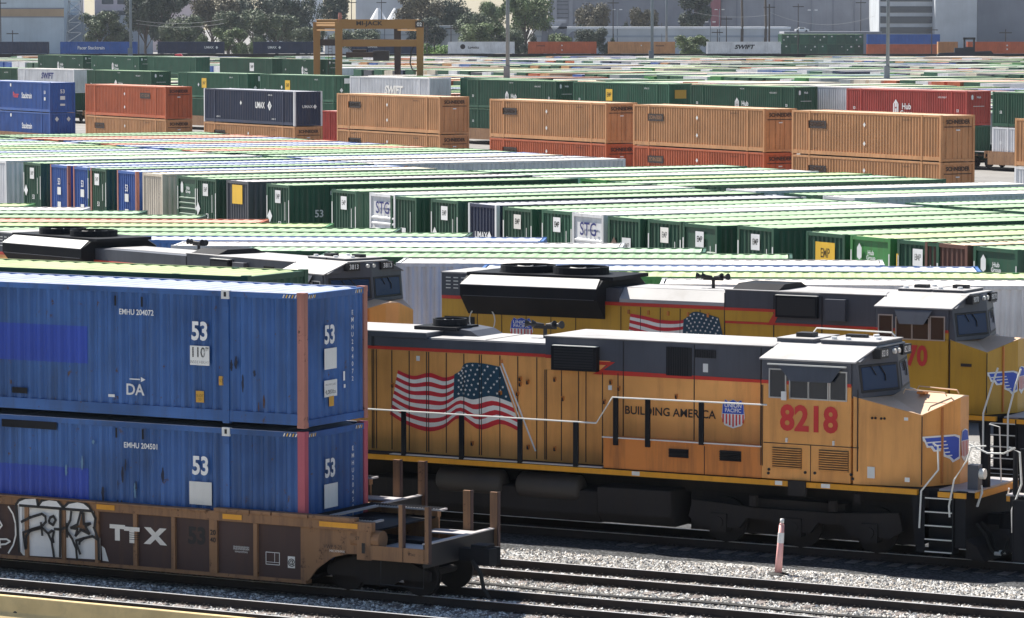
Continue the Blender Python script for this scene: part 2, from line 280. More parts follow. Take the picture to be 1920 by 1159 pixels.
# ------------------------------------------------------------------ containers (local: x along, -y towards the seen side, z up)
CL, CW, CH = 16.15, 2.59, 2.87
CM = {}
def cparts(col, ea='corr', eb='door', post=None, roof=None, H=CH, hi=False, L=CL, W=CW):
    """part meshes of one container, cached; ea / eb are the styles of the -x and +x ends"""
    key = (col, ea, eb, post, roof, H, hi, L)
    if key in CM: return CM[key]
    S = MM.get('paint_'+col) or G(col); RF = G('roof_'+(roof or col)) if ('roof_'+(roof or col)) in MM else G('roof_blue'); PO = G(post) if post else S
    hL, hW = L/2, W/2; out = {}
    p = .27 if hi else .31; dp = .055 if hi else .05
    for sg in (-1, 1):
        w = MB()
        for a, b_ in ((-hL+.16, -hL+1.9), (-hL+2.07, hL-2.07), (hL-1.9, hL-.16)):
            w.corr((a, sg*(hW-.02), .3), X, (0, sg, 0), Z, b_-a, H-.42, p, dp, S)
        out[('side_panel', sg)] = w.mesh('side_panel')
    f = MB()
    for sg in (-1, 1):
        y0, y1 = sorted((sg*hW, sg*(hW-.06)))
        f.box(-hL+.15, hL-.15, y0, y1, H-.12, H-.005, S); f.box(-hL+.15, hL-.15, sorted((sg*(hW+.0), sg*(hW-.07)))[0], sorted((sg*(hW+.0), sg*(hW-.07)))[1], .06, .3, S)
        for cx in (-hL+1.985, hL-1.985):
            y0, y1 = sorted((sg*(hW+.012), sg*(hW-.1))); f.box(cx-.085, cx+.085, y0, y1, .02, H+.006, S)
    for sg in (-1, 1):
        x0, x1 = sorted((sg*hL, sg*(hL-.1))); f.box(x0, x1, -hW+.15, hW-.15, H-.14, H-.008, S); f.box(x0, x1, -hW+.15, hW-.15, .02, .17, S)
    out['frame'] = f.mesh('frame')
    for sx in (-1, 1):
        for sy in (-1, 1):
            c = MB(); x0, x1 = sorted((sx*(hL+.004), sx*(hL-.17))); y0, y1 = sorted((sy*(hW+.004), sy*(hW-.15))); c.box(x0, x1, y0, y1, 0, H+.012, PO)
            if hi: c.box(x0-.006, x1+.006, y0-.006, y1+.006, .0, .11, PO); c.box(x0-.006, x1+.006, y0-.006, y1+.006, H-.1, H+.02, PO)
            out[('corner_post', sx, sy)] = c.mesh('corner_post')
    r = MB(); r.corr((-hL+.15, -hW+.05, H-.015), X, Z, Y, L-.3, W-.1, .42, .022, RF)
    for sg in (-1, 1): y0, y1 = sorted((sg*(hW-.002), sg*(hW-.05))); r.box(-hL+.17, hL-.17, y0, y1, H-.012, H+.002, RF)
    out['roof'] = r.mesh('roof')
    fl = MB(); fl.box(-hL+.1, hL-.1, -hW+.08, hW-.08, .05, .15, 'black'); out['floor'] = fl.mesh('floor')
    for nm, sx, sty in (('end_wall', -1, ea), ('door', 1, eb)):
        d = MB(); x = sx*(hL-.03); N_ = (sx, 0, 0); Rr = (0, sx, 0); o = (x, -sx*(hW-.15), .17)
        if sty == 'corr': d.corr(o, Rr, N_, Z, W-.3, H-.31, .27, .045, S)
        elif sty == 'hrib':
            x0, x1 = sorted((x-sx*.06, x-sx*.02)); d.box(x0, x1, -hW+.15, hW-.15, .17, H-.14, S)
            for i, zz in enumerate((.3, .58, .86, 1.14, 1.42, 1.68)): x0, x1 = sorted((x-sx*.02, x+sx*.02)); d.prism([(0, 0), (.05, .04), (.05, .1), (0, .14)], (x-sx*.02, -hW+.18, zz), N_, Z, (0, W-.36, 0), S)
        else:
            x0, x1 = sorted((x-sx*.06, x-sx*.02)); d.box(x0, x1, -hW+.15, -.015, .17, H-.14, S); d.box(x0, x1, .015, hW-.15, .17, H-.14, S)
            for zz in (.45, .95, 1.45, 1.95, 2.4):
                x0, x1 = sorted((x-sx*.02, x+sx*.004)); d.box(x0, x1, -hW+.2, hW-.2, zz, zz+.05, S)
            for yy in (-.85, -.35, .35, .85): d.tube([(x+sx*.02, yy, .19), (x+sx*.02, yy, H-.16)], .018, PO, 6)
            for yy in (-.85, -.35, .35, .85):
                for zz in (.3, 1.1, 2.5): x0, x1 = sorted((x-sx*.01, x+sx*.04)); d.box(x0, x1, yy-.04, yy+.04, zz, zz+.06, PO)
        out[nm] = d.mesh(nm)
    CM[key] = out; return out
def decal_mb(decs, L=CL, H=CH, W=CW):
    b = MB(); e = .012
    for d in decs:
        f, u, v = d[:3]
        if f == 'S': O = (-L/2+u, -W/2-e, v); Rr = X
        elif f == 'B': O = (L/2+e, -W/2+u, v); Rr = Y
        else: O = (-L/2-e, W/2-u, v); Rr = (0, -1, 0)
        k = d[3]
        if k == 't': b.text(O, Rr, Z, d[4], d[5], d[6], d[7] if len(d) > 7 else .02, d[8] if len(d) > 8 else 1, d[9] if len(d) > 9 else 0)
        elif k == 'r': b.rect(O, Rr, Z, d[4], d[5], d[6])
        elif k == 'd': b.flat(O, Rr, Z, [(0, -d[4]), (d[4]*.85, 0), (0, d[4]), (-d[4]*.85, 0)], d[5])
        elif k == 'p': b.flat(O, Rr, Z, d[4], d[5])
        elif k == 'c':
            ln = L-4.14; n = round(ln/.27); p = ln/n; i0 = max(0, round((u-d[4]/2-2.07)/p)); i1 = min(n, round((u+d[4]/2-2.07)/p))
            b.corr((-L/2+2.07+i0*p, -W/2+.02-.004, v-d[5]/2), X, (0, -1, 0), Z, (i1-i0)*p, d[5], p, .055, d[6])
    return b
DM = {}
def container(pos, deg, col, label, group, decs=(), ea='corr', eb='door', post=None, roof=None, H=CH, sx=1.0, hi=False, L=CL, name='shipping_container', extra=None):
    e = empty(name, pos, deg, label, 'shipping container', group)
    if sx != 1: e.scale = (sx, 1, 1)
    for nm, me in cparts(col, ea, eb, post, roof, H, hi, L).items(): link(nm if isinstance(nm, str) else nm[0], me, e)
    if decs and hi:
        for d in decs: decal_mb([d], L, H).build('painted_patch' if d[3] == 'c' else 'number' if d[3] == 't' else 'marking', e)
    elif decs:
        k = (repr(decs), L, H)
        if k not in DM: DM[k] = decal_mb(decs, L, H).mesh('markings')
        link('markings', DM[k], e)
    return e
HEX = lambda s: [(-.5*s, -.7*s), (0, -1.0*s), (.5*s, -.7*s), (.5*s, .5*s), (0, 1.05*s), (-.5*s, .5*s)]
def HUBD(f, u, v, s=1.0, c='wt'):
    t = [(f, u, v, 'p', HEX(.62*s), c), (f, u, v-.02*s, 't', 'H', .95*s, 'rd' if c == 'wt' else c, .02, .6)] if s > .4 else [(f, u, v, 'p', HEX(.62*s), c)]
    return t+[(f, u+1.25*s, v+.12*s, 't', 'Hub', .62*s, c), (f, u+1.25*s, v-.38*s, 't', 'Group', .55*s, c)]
def EMPD(f, u, v, c='wt', w=.62): return [(f, u, v, 'r', w, w, c), (f, u, v, 't', 'EMP', w*.52, 'bk' if c != 'wt2' else 'bl', .03, .72)]
D53 = lambda f, u, v, s=.3: (f, u, v, 't', '53', s, 'wt')
# ---- the near stack in blue
BL_ = NEAR; sR = -42.11; BW = 66.9+CW/2
bx = BL_.at(sR-CL/2-.02, BW, 3.46)
deco = [('S', CL-2.65, 1.96, 't', '53', .55, 'wt', .03, .8), ('S', CL-2.65, 1.45, 'r', .5, .42, 'dw'), ('S', CL-2.65, 1.51, 't', '110"', .3, 'bk', .02, .85), ('S', CL-2.65, 1.305, 't', 'INSIDE HEIGHT', .085, 'bk', .0, .85),
        ('S', CL-4.3, 2.32, 't', 'EMHU 204072', .17, 'wt', .02, .9), ('S', CL-4.35, .62, 't', 'DA', .34, 'wt', .02), ('S', CL-4.35, .86, 'r', .28, .025, 'wt'), ('S', CL-4.17, .86, 'p', [(-.02, -.055), (.1, 0), (-.02, .055)], 'wt'), ('S', CL-4.97, .47, 'r', .17, .06, 'wt'),
        ('S', CL-2.65, .56, 'r', .21, .25, 'oy'), ('S', CL-2.1, .93, 'r', .12, .2, 'oy'), ('S', CL-2.65, .58, 't', 'SLOT', .08, 'bk', 0), ('S', CL-2.65, .5, 't', '53', .08, 'bk', 0), ('S', CL-2.1, .93, 't', '53', .1, 'bk', 0),
        ('B', 1.02, 1.92, 't', '53', .55, 'wt', .03, .8), ('B', 1.05, 1.42, 'r', .5, .45, 'dw'), ('B', 1.05, .78, 'r', .52, .36, 'dw'), ('B', 1.05, .7, 't', '4,000lbs', .13, 'bk'), ('B', 1.05, .86, 't', 'MAX PAYLOAD', .06, 'bk', 0), ('B', 1.08, .5, 'r', .2, .22, 'oy'),
        ('B', 1.6, 1.0, 'r', .07, .2, 'wt'), ('B', 1.62, .78, 'r', .07, .08, 'wt'),
        ('S', 6.2, 1.55, 'c', 8.6, .82, 'pbl2'), ('S', 8.7, .47, 'r', .42, .13, 'black'), ('S', CL-4.85, 2.56, 'r', .05, .22, 'black'), ('S', CL-4.15, 2.56, 'r', .05, .22, 'black')]
deco += [('B', 1.95, 2.35-.16*i, 't', ch, .14, 'wt', .01) for i, ch in enumerate('EMHU204072')]
def haz(u0, f, v, n=5, st=.075):
    return [(f, u0+i*st, v, 'p', [(-.03, -.035), (.0, -.035), (.03, .035), (0, .035)], 'mw' if i % 2 == 0 else 'yl') for i in range(n)]
deco += haz(CL-.5, 'S', CH-.06)+haz(.2, 'B', CH-.07, 4)+haz(2.1, 'B', CH-.07, 4)
def castings(e):
    b = MB()
    for x in (-CL/2+1.985, CL/2-1.985):
        b.box(x-.1, x+.1, -CW/2-.02, -CW/2+.08, CH-.17, CH+.02, 'dw'); b.box(x-.03, x+.03, -CW/2-.024, -CW/2-.018, CH-.12, CH-.02, 'bk')
        b.box(x-.07, x+.07, -CW/2-.018, -CW/2+.05, CH-.34, CH-.17, 'pbl')
    b.build('post_casting', e)
e = container(bx, -29, 'pbl', 'top blue 53 foot container marked EMHU 204072 with salmon corner posts', 'blue containers stacked in the front well car', deco, ea='corr', eb='corr', post='pinkpost', roof='blue', hi=True); castings(e); top_blue = e
deco2 = [('S', CL-2.65, 2.0, 't', '53', .55, 'wt', .03, .8), ('S', CL-2.65, 1.42, 'r', .58, .5, 'dw'), ('S', CL-4.2, 2.36, 't', 'EMHU 204501', .17, 'wt', .02, .9), ('B', 1.02, 2.0, 't', '53', .55, 'wt', .03, .8), ('B', 1.05, 1.42, 'r', .55, .52, 'dw'),
         ('S', 6.25, 1.35, 'c', 8.7, .85, 'pbl2'), ('S', 8.95, 2.68, 'r', 1.5, .17, 'black'), ('S', CL-4.85, 2.62, 'r', .05, .22, 'black'), ('S', CL-4.15, 2.62, 'r', .05, .22, 'black')]
deco2 += [('B', 1.95, 2.35-.16*i, 't', ch, .14, 'wt', .01) for i, ch in enumerate('EMHU204501')]+haz(CL-.5, 'S', CH-.06)+haz(.2, 'B', CH-.07, 4)+haz(2.1, 'B', CH-.07, 4)
e = container(BL_.at(sR-CL/2-.02, BW, .5), -29, 'pbl', 'bottom blue container marked EMHU 204501 with raspberry corner posts sitting in the well car', 'blue containers stacked in the front well car', deco2, ea='corr', eb='corr', post='pinkpost2', roof='blue', hi=True); castings(e)
def stains(e, seed, spec):
    r = random.Random(seed)
    for n_, x0, x1, z0, z1, M in spec:
        for _ in range(n_):
            b = MB(); x = r.uniform(x0, x1); z = r.uniform(z0, z1); w = r.uniform(.015, .05); h = r.uniform(.08, .4); k = 7
            L_ = [(x-w*(.4+.6*math.sin(math.pi*i/k))*r.uniform(.5, 1.1), z-h*i/k) for i in range(k+1)]; R_ = [(x+w*(.4+.6*math.sin(math.pi*i/k))*r.uniform(.5, 1.1), z-h*i/k) for i in range(k, -1, -1)]
            b.flat((0, -CW/2+.016, 0), X, Z, L_+R_, M); b.build('paint_scrape', e)
MM['scr'] = flatmat('scrape_dark', (.012, .018, .045), .7); MM['rst'] = flatmat('scrape_rust', (.09, .045, .03), .8); MM['chk'] = flatmat('scrape_chalk', (.13, .25, .4), .7)
stains(e, 4, [(9, 2.8, 4.6, 1.0, 2.4, 'scr'), (4, 1.5, 4, 1.4, 2.6, 'chk')])
stains(top_blue, 9, [(5, -3.5, .5, 2.0, 2.6, 'scr'), (4, 6.2, 7.0, 1.0, 1.5, 'scr'), (2, 6, 7.5, .4, 1, 'rst')])
# twist locks between the two
# ---- the green stack on the second track
gR = -0  # right end from the photo
gs = NEAR.S(464, 517, 71.4)[0]
for z0, lab in ((3.42, 'upper green container with pale green roof on the track behind the blue stack'), (.45, 'lower green container hidden behind the blue stack')):
    e = container(NEAR.at(gs-CL/2, 71.4+CW/2, z0), -29, 'green', lab, 'green containers in the second well car', [], eb='corr', roof='lime', hi=True)
# ------------------------------------------------------------------ well cars
def wellcar(pos, deg, label, side='wsill', panel='wpanel', detail=True, L=18.6, group=None):
    """local x=0 at the right end of the load; car reaches x0..x1; -y is the seen side"""
    e = empty('well_car', pos, deg, label, 'well car', group)
    x0, xs, x1 = -17.0, 1.75, 3.1
    b = MB()
    for sg in (-1, 1):
        def yy(a, c): return sorted((sg*a, sg*c))
        y = yy(1.46, 1.3); b.box(x0, xs, y[0], y[1], 1.38, 1.58, side)
        y = yy(1.52, 1.3); b.box(x0, -2.4, y[0], y[1], 1.56, 1.6, side)
        for a, c in (((-2.2, -1.3), (-1.27, -.75), (-.72, .18), (.21, 1.35)) if sg < 0 else ()): y = yy(1.5, 1.3); b.box(a, c, y[0], y[1], 1.58, 1.66, side)
    b.build('top_sill', e, .01)
    b = MB()
    for sg in (-1, 1):
        y0, y1 = sorted((sg*1.4, sg*1.36)); b.box(x0, -.05, y0, y1, .22, 1.38, panel)
        O = (0, sg*1.4, 0); poly = [(-.05, 1.38), (-.05, .22), (.12, .22), (.35, .5), (.75, .78), (1.15, .88), (1.75, .9), (1.75, 1.38)]
        b.prism(poly, O, X, Z, (0, -sg*.05, 0), side)
        y0, y1 = sorted((sg*1.43, sg*1.2)); b.box(x0, .1, y0, y1, .16, .24, side)
    b.box(x0, 0, -1.2, 1.2, .2, .28, 'black')
    b.build('side_panel', e)
    for sg in (-1, 1):
        for xx, ww in ((-16, .1), (-14.9, .1), (-13.8, .1), (-12.6, .1), (-11.4, .1), (-10.2, .1), (-9, .1), (-7.2, .1), (-6.2, .1), (-5.3, .1), (-4.28, .1), (-3.28, .1), (-2.24, .2), (-1.16, .1)):
            if sg > 0 and xx > -15: continue
            y0, y1 = sorted((sg*1.46, sg*1.4)); MB().box(xx-ww/2, xx+ww/2, y0, y1, .24, 1.38, side).build('rib', e)
    # end platform
    b = MB(); b.box(.05, 1.7, -1.3, 1.3, 1.36, 1.4, 'black')
    b.build('platform_plate', e)
    b = MB()
    for y0, y1, a, c in ((-1.28, -.95, .1, 1.75), (1.0, 1.3, .1, 2.0), (-.95, 1.0, .1, .45)):
        b.box(a, c, y0, y1, 1.56, 1.6, 'grate')
        n = int((c-a)/.07)
        for i in range(n): b.box(a+i*.07, a+i*.07+.02, y0, y1, 1.6, 1.615, 'black')
    b.box(1.75, 3.0, .75, 1.25, 1.12, 1.15, 'grate'); b.build('walkway_grating', e)
    b = MB()
    for sg in (-1, 1):
        y0, y1 = sorted((sg*1.45, sg*1.4)); b.box(1.6, 3.08, y0, y1, .8, 1.1, side)
        y0, y1 = sorted((sg*1.45, sg*1.38)); b.box(1.38, 1.72, y0, y1, .78, 1.38, side); y0, y1 = sorted((sg*1.454, sg*1.45)); b.box(1.5, 1.58, y0, y1, .92, 1.14, 'bk')
    b.box(3.0, 3.1, -1.45, 1.45, .72, 1.2, 'bk'); b.box(2.98, 3.12, -1.45, 1.45, 1.2, 1.225, 'grate'); b.box(1.7, 3.0, -1.38, -.3, .98, 1.02, 'grate'); b.box(.2, 3.0, -.28, .28, .75, 1.1, 'black'); b.build('end_beam', e)
    for xx, yv in ((2.45, -1.4), (3.1, -1.43), (2.45, 1.4), (3.1, 1.43)):
        b = MB(); w_ = .055 if yv < 0 else .1
        b.box(xx-w_, xx+w_, yv-.035, yv+.035, .8, 2.0, side); b.box(xx+w_-.01, xx+w_+.012, yv-.05, yv+.05, .8, 2.01, 'wpanel'); b.build('guide_post', e)
    b = MB(); b.tube([(1.95, -1.42, .8), (1.95, -1.44, .3), (3.0, -1.44, .28), (3.0, -1.42, .8)], .014, 'bk', 5); b.build('stirrup_step', e)
    b = MB(); b.tube([(1.2, -1.25, 1.2), (1.9, -1.25, 1.2)], .2, 'wsill', 16); b.tube([(1.05, -1.3, 1.28), (1.35, -1.38, 1.25), (1.35, -1.42, 1.1)], .025, side, 6); b.build('brake_cylinder', e)
    # truck: axles and wheels
    for ax in (.75, 2.53):
        b = MB()
        for y in (-.74, .74):
            b.tube([(ax, y-.05, .42), (ax, y+.06, .42)], .42, 'tank', 24); b.tube([(ax, y+.045*(1 if y < 0 else -1), .42), (ax, y+.075*(1 if y < 0 else -1), .42)], .455, 'tank', 24)
        b.tube([(ax, -1.0, .42), (ax, 1.0, .42)], .08, 'tank', 10); b.build('wheelset', e)
    b = MB()
    for y in (-.98, .98): b.prism([(.4, .35), (1.1, .35), (1.3, .2), (1.95, .2), (2.2, .35), (2.9, .35), (2.9, .55), (2.3, .78), (1.0, .78), (.4, .55)], (0, y-.06, 0), X, Z, (0, .12, 0), 'tank')
    b.build('truck_frame', e)
    b = MB(); b.box(3.1, 3.5, -.12, .12, .72, .98, 'black'); b.prism([(3.45, -.2), (3.9, -.24), (3.98, -.05), (3.75, .02), (3.95, .16), (3.85, .26), (3.45, .2)], (0, 0, .66), X, Y, (0, 0, .36), 'black'); b.box(3.42, 3.8, -.18, .18, .98, 1.08, 'black'); b.build('coupler', e)
    b = MB(); b.tube([(3.5, -.25, .75), (3.75, -.33, .5), (3.82, -.34, .2), (3.95, -.33, .0)], .045, 'rub', 7); b.build('air_hose', e)
    return e
wc = wellcar(NEAR.at(sR, 68.18, 0), -29, 'tan and brown well car with white graffiti and TTX lettering carrying the blue containers', detail=True)
# yellow reflectors, lettering and graffiti on its side
def wx(px, py, w=-1.29): s, z = NEAR.S(px, py, 68.18+w); return s-sR, z
b = MB(); O = (0, -1.475, 0)
for (x0, y0), (x1, y1) in (((190, 946), (224, 957)), ((426, 967), (462, 979)), ((607, 984), (679, 997))):
    a = wx(x0, y0); c = wx(x1, y1); b.flat(O, X, Z, [(a[0], 1.43), (c[0], 1.43), (c[0], 1.54), (a[0], 1.54)], 'sillyel')
b.build('reflector', wc)
b = MB()
def wt(px, py, t, size, M, sx=1, bold=.03, off=-1.41, shear=0): u, z = wx(px, py); b.text((u, off, z), X, Z, t, size, M, bold, sx, shear)
wt(226, 999, 'T', .44, 'mw', 1.35, .06); wt(256, 1003, 'T', .44, 'mw', 1.35, .06, -1.47); wt(297, 1006, 'X', .46, 'mw', 1.4, .06)
for k_ in range(4): u, z = wx(262, 998+k_*4); b.rect((u, -1.471, z), X, Z, .5, .012, 'dk')
wt(375, 1005, '53', .5, 'bk', .95, .04); wt(408, 997, '20', .15, 'bk', 1, .02, -1.475); wt(408, 1011, '40', .15, 'bk', 1, .02, -1.475)
wt(458, 1025, 'HHHHHHHHHH', .07, 'dw', .8, .0); wt(458, 1029, 'MWWWMMWM', .07, 'dw', .8, 0); wt(458, 1034, 'WMHHWMWH', .06, 'dw', .8, 0)
u, z = wx(517, 1046); O = (u, -1.41, z)
for r_ in ((0, .13, .34, .015), (0, -.13, .34, .015), (-.17, 0, .015, .27), (.17, 0, .015, .27), (.05, .02, .012, .22), (0, -.08, .34, .01)): b.rect((u+r_[0], -1.41, z+r_[1]), X, Z, r_[2], r_[3], 'dw')
u, z = wx(552, 1053); b.rect((u, -1.41, z), X, Z, .18, .25, 'dw'); b.text((u, -1.414, z), X, Z, '@', .18, 'bk')
wt(632, 1024, 'VWP 9-25', .12, 'dk', .9, .0, -1.46); wt(640, 1032, 'MBCXMHWX', .07, 'mw', .9, 0, -1.46); wt(780, 1039, '1-062', .07, 'bk', 1, 0, -1.46); wt(678, 1008, 'ST', .1, 'dk', 1, 0, -1.46)
b.build('lettering', wc)
# graffiti (traced in photo pixels, laid on the panel)
def gpt(x, y, off): u, z = wx(40+x/6*1.0, 880+y/6*1.0) if False else wx(x/6, 880+y/6); return (u, off, z)
def gfill(bb, pts, M, off): bb.face([gpt(x, y, off) for x, y in pts], M)
def gline(bb, pts, M, r=.022, off=-1.47):
    for i in range(len(pts)-1):
        a, c = V3(gpt(*pts[i], off)), V3(gpt(*pts[i+1], off)); t = c-a; t /= (np.linalg.norm(t)+1e-9); nn = np.array([-t[2], 0, t[0]])*r; a = a-t*r*.5; c = c+t*r*.5
        bb.face([a+nn, c+nn, c-nn, a-nn], M)
b = MB()
gfill(b, [(235, 385), (275, 345), (340, 318), (465, 308), (475, 400), (240, 390)], 'wt', -1.482); gfill(b, [(485, 400), (520, 345), (600, 325), (690, 335), (740, 370), (765, 420)], 'wt', -1.482); gfill(b, [(785, 425), (830, 370), (930, 348), (1000, 365), (1060, 420), (1080, 455)], 'wt', -1.482)
gfill(b, [(238, 392), (1090, 458), (1112, 640), (1165, 770), (1170, 1010), (300, 960), (262, 915)], 'wt', -1.415)
for x0, x1 in ((655, 735),): gfill(b, [(x0, 425), (x1-20, 430), (x1-20, 970), (x0+5, 965)], 'dw', -1.466)
gfill(b, [(275, 392), (300, 395), (305, 920), (270, 915)], 'wt', -1.466)
gfill(b, [(960, 475), (990, 480), (995, 600), (1070, 605), (1010, 630), (1060, 715), (965, 665), (910, 735), (935, 650), (860, 650), (930, 615)], 'wsill', -1.42)
gfill(b, [(1180, 850), (1215, 880), (1260, 1030), (1190, 1020)], 'dw', -1.415)
for pl in ([(300, 580), (400, 530), (530, 490), (570, 520), (575, 580), (530, 630), (430, 660), (320, 700), (345, 885)], [(520, 590), (535, 730)], [(530, 645), (600, 710), (640, 800), (665, 970)], [(350, 880), (355, 740), (400, 680), (520, 650)],
           [(610, 570), (625, 530), (660, 515), (685, 560), (655, 615), (615, 590), (610, 570)], [(860, 465), (850, 560), (810, 640), (740, 665), (670, 660)], [(810, 600), (815, 750)], [(810, 680), (870, 770), (915, 880), (925, 1000)],
           [(965, 475), (930, 610), (855, 648), (930, 660), (908, 738), (970, 668), (1062, 716), (1020, 630), (1075, 598), (1000, 605), (990, 480), (965, 475)], [(960, 940), (920, 830), (915, 790), (1000, 765), (1100, 742), (1160, 780)], [(950, 830), (955, 800), (1000, 765)],
           [(615, 700), (640, 680), (665, 690), (650, 760), (660, 810)], [(240, 385), (270, 340), (340, 310), (470, 305), (485, 400), (530, 340), (610, 322), (700, 335), (770, 420), (830, 365), (930, 345), (1000, 362), (1060, 410), (1090, 460), (1130, 540), (1120, 640)],
           [(1112, 640), (1165, 780), (1170, 1005)], [(240, 390), (250, 600), (275, 915)], [(280, 395), (600, 420), (1080, 458)], [(740, 430), (735, 970)]):
    gline(b, pl, 'bk', .03, -1.486)
for pl in ([(0, 555), (50, 570), (78, 620), (50, 655), (0, 660)], [(50, 770), (60, 870)], [(55, 775), (130, 775), (170, 800), (120, 830), (60, 835)], [(0, 790), (10, 850), (30, 850), (40, 790)], [(150, 410), (200, 490), (230, 600), (232, 730), (205, 840), (150, 930)], [(-100, 300), (0, 320), (50, 360)], [(0, 885), (30, 890)]): gline(b, pl, 'mw', .02, -1.474)
b.build('graffiti', wc)
wc2 = wellcar(NEAR.at(-46.33, 72.3, 0), -29, 'brown well car end with grating and tall guide posts, behind the graffitied car', group=None)
# ------------------------------------------------------------------ locomotives (local x = distance along the track, -y = seen side, +x = nose)
def sp(s, w, s0, wc): return s-s0, w-wc
def seam(b, xs, y, z0, z1, M='bk', w=.009):
    for x in xs: b.box(x-w, x+w, y-.013, y+.02, z0, z1, M)
def cab(e, x0, x1, Wd, zs, ze, zr, num, yel, clean=False, nose=(1.3, 2.0), zn=3.62, zc=3.25, wing=True, split=3.87, visor=True):
    """comfort cab and nose: x0 rear wall, x1 front wall; nose = (corner, tip) beyond x1; zs deck, ze eave, zr roof"""
    hw = Wd/2; tip = x1+nose[1]; cor = x1+nose[0]; yc = hw-.28
    b = MB()
    for sg in (-1, 1): y0, y1 = sorted((sg*hw, sg*(hw-.05))); b.box(x0, x1, y0, y1, zs, split, yel); b.box(x0, x1, y0, y1, split, ze, 'lgrey')
    for xx in (x0, x1-.05): b.box(xx, xx+.05, -hw+.05, hw-.05, zs, split, yel); b.box(xx, xx+.05, -hw+.05, hw-.05, split, ze, 'lgrey')
    yr = hw-.75; b.prism([(-hw+.02, ze), (hw-.02, ze), (yr, zr-.03), (-yr, zr-.03)], (x0+.01, 0, 0), Y, Z, (x1+.22-x0, 0, 0), 'lgrey')
    b.build('cab_body', e, .02)
    b = MB()                                                  # roof sheets
    for sg in (-1, 1): b.hexa([(x0-.05, sg*(hw+.04), ze-.04), (x1+.12, sg*(hw+.04), ze-.04), (x1+.32, sg*yr, zr-.03), (x0+.12, sg*yr, zr-.03), (x0-.05, sg*(hw+.04), ze+.0), (x1+.12, sg*(hw+.04), ze+.0), (x1+.32, sg*yr, zr+.01), (x0+.12, sg*yr, zr+.01)], 'lroof')
    b.box(x0+.12, x1+.36, -yr, yr, zr-.03, zr+.012, 'lroof'); b.build('roof', e, .01)
    b = MB(); b.box(x0, x1+.002, -hw-.006, -hw+.01, split-.035, split+.045, 'lred'); b.build('red_stripe', e)
    # front wall, leaning back
    def fx(z): return x1+.35-(z-split)*.28
    fl_ = lambda z, y=0: x1+.6-(z-zn)*.12-abs(y)*.28
    def lean(y0, y1, z0, z1, o0, o1, M): return MB().hexa([(fl_(z, y)+o, y, z) for z in (z0, z1) for y, o in ((y0, o0), (y0, o1), (y1, o1), (y1, o0))], M)
    b = MB(); mg = b.mi('lgrey'); fw_ = [(-hw+.03, zn-.05), (0, zn-.05), (hw-.03, zn-.05), (hw-.03, ze), (yr, zr-.04), (0, zr-.04), (-yr, zr-.04), (-hw+.03, ze)]
    b.v += [(x1, y, z) for y, z in fw_]+[(fl_(z, y), y, z) for y, z in fw_]; b.f += [tuple(range(8)), (8, 9, 13, 14, 15), (9, 10, 11, 12, 13)]+[(k, (k+1) % 8, (k+1) % 8+8, k+8) for k in range(8)]; b.m += [mg]*11; b.build('front_wall', e, .02)
    for y0, y1 in ((-hw+.16, -.1), (.1, hw-.16)):
        lean(y0-.05, y1+.05, zn+.06, zn+.7, -.02, .012, 'bk').build('windshield_seal', e, .03)
        lean(y0+.02, y1-.02, zn+.12, zn+.64, .0, .02, 'glassblue').build('windshield', e, .02)
        m_ = (y0+y1)/2; b = MB(); b.tube([(fl_(zn+.66, m_)+.04, m_, zn+.66), (fl_(zn+.45, m_+.16)+.04, m_+.16, zn+.45), (fl_(zn+.3, m_+.16)+.04, m_+.16, zn+.3)], .016, 'bk', 4); b.tube([(fl_(zn+.66, m_-.3)+.04, m_-.3, zn+.66), (fl_(zn+.45, m_-.15)+.04, m_-.15, zn+.45)], .014, 'bk', 4); b.build('wiper', e)
    for y in (-yr-.1, yr-.3): MB().box(x1+.1, fl_(zr-.15, .5)+.1, y-.02, y+.46, zr-.27, zr-.04, 'bk').build('number_board_box', e)
    for y in ((-yr+.12, yr-.08) if num else ()): MB().text((fl_(zr-.15, .5)+.106, y, zr-.155), Y, Z, num, .2, 'wt', .015, .9).build('number_board', e)
    for y in (-.12, .1): MB().tube([(fl_(zr-.14, y)-.02, y, zr-.14), (fl_(zr-.14, y)+.05, y, zr-.14)], .06, 'hand', 10).build('headlight', e)
    # nose
    z0 = zs; zf = zn+.04
    lo = [(x1+.05, -hw), (cor, -yc), (tip, -.25), (tip, .25), (cor, yc), (x1+.05, hw)]
    top = [zn, zc, zn-.02, zn-.02, zc, zn]; b = MB(); n = len(b.v)
    for k, (xx, yv) in enumerate(lo): b.v += [(xx, yv, z0), (xx, yv, top[k])]
    my = b.mi(yel)
    for k in range(6): j = (k+1) % 6; b.f.append((2*k, 2*j, 2*j+1, 2*k+1)); b.m.append(my)
    b.v += [(x1+.05, 0, zn+.05), (tip, 0, zn)]; c0, c1 = 12, 13; mt = b.mi('ntop')
    for f in ((1, 3, c0), (3, 5, c1, c0), (5, 7, c1), (7, 9, c0, c1), (9, 11, c0)): b.f.append(f); b.m.append(mt)
    b.build('nose', e, .02)
    b = MB()                                                  # nose seams, door, latches
    b.tube([(cor+.005, -yc-.01, z0+.05), (cor+.005, -yc-.01, zc-.03)], .012, 'bk', 4)
    t = .52; px, py = cor+(tip-cor)*t, -yc+(yc-.25)*t; b.tube([(px+.01, py-.01, z0+.05), (px+.01, py-.01, zc+(zn-zc)*t-.04)], .035, 'lora', 5)
    b.build('nose_door_seam', e)
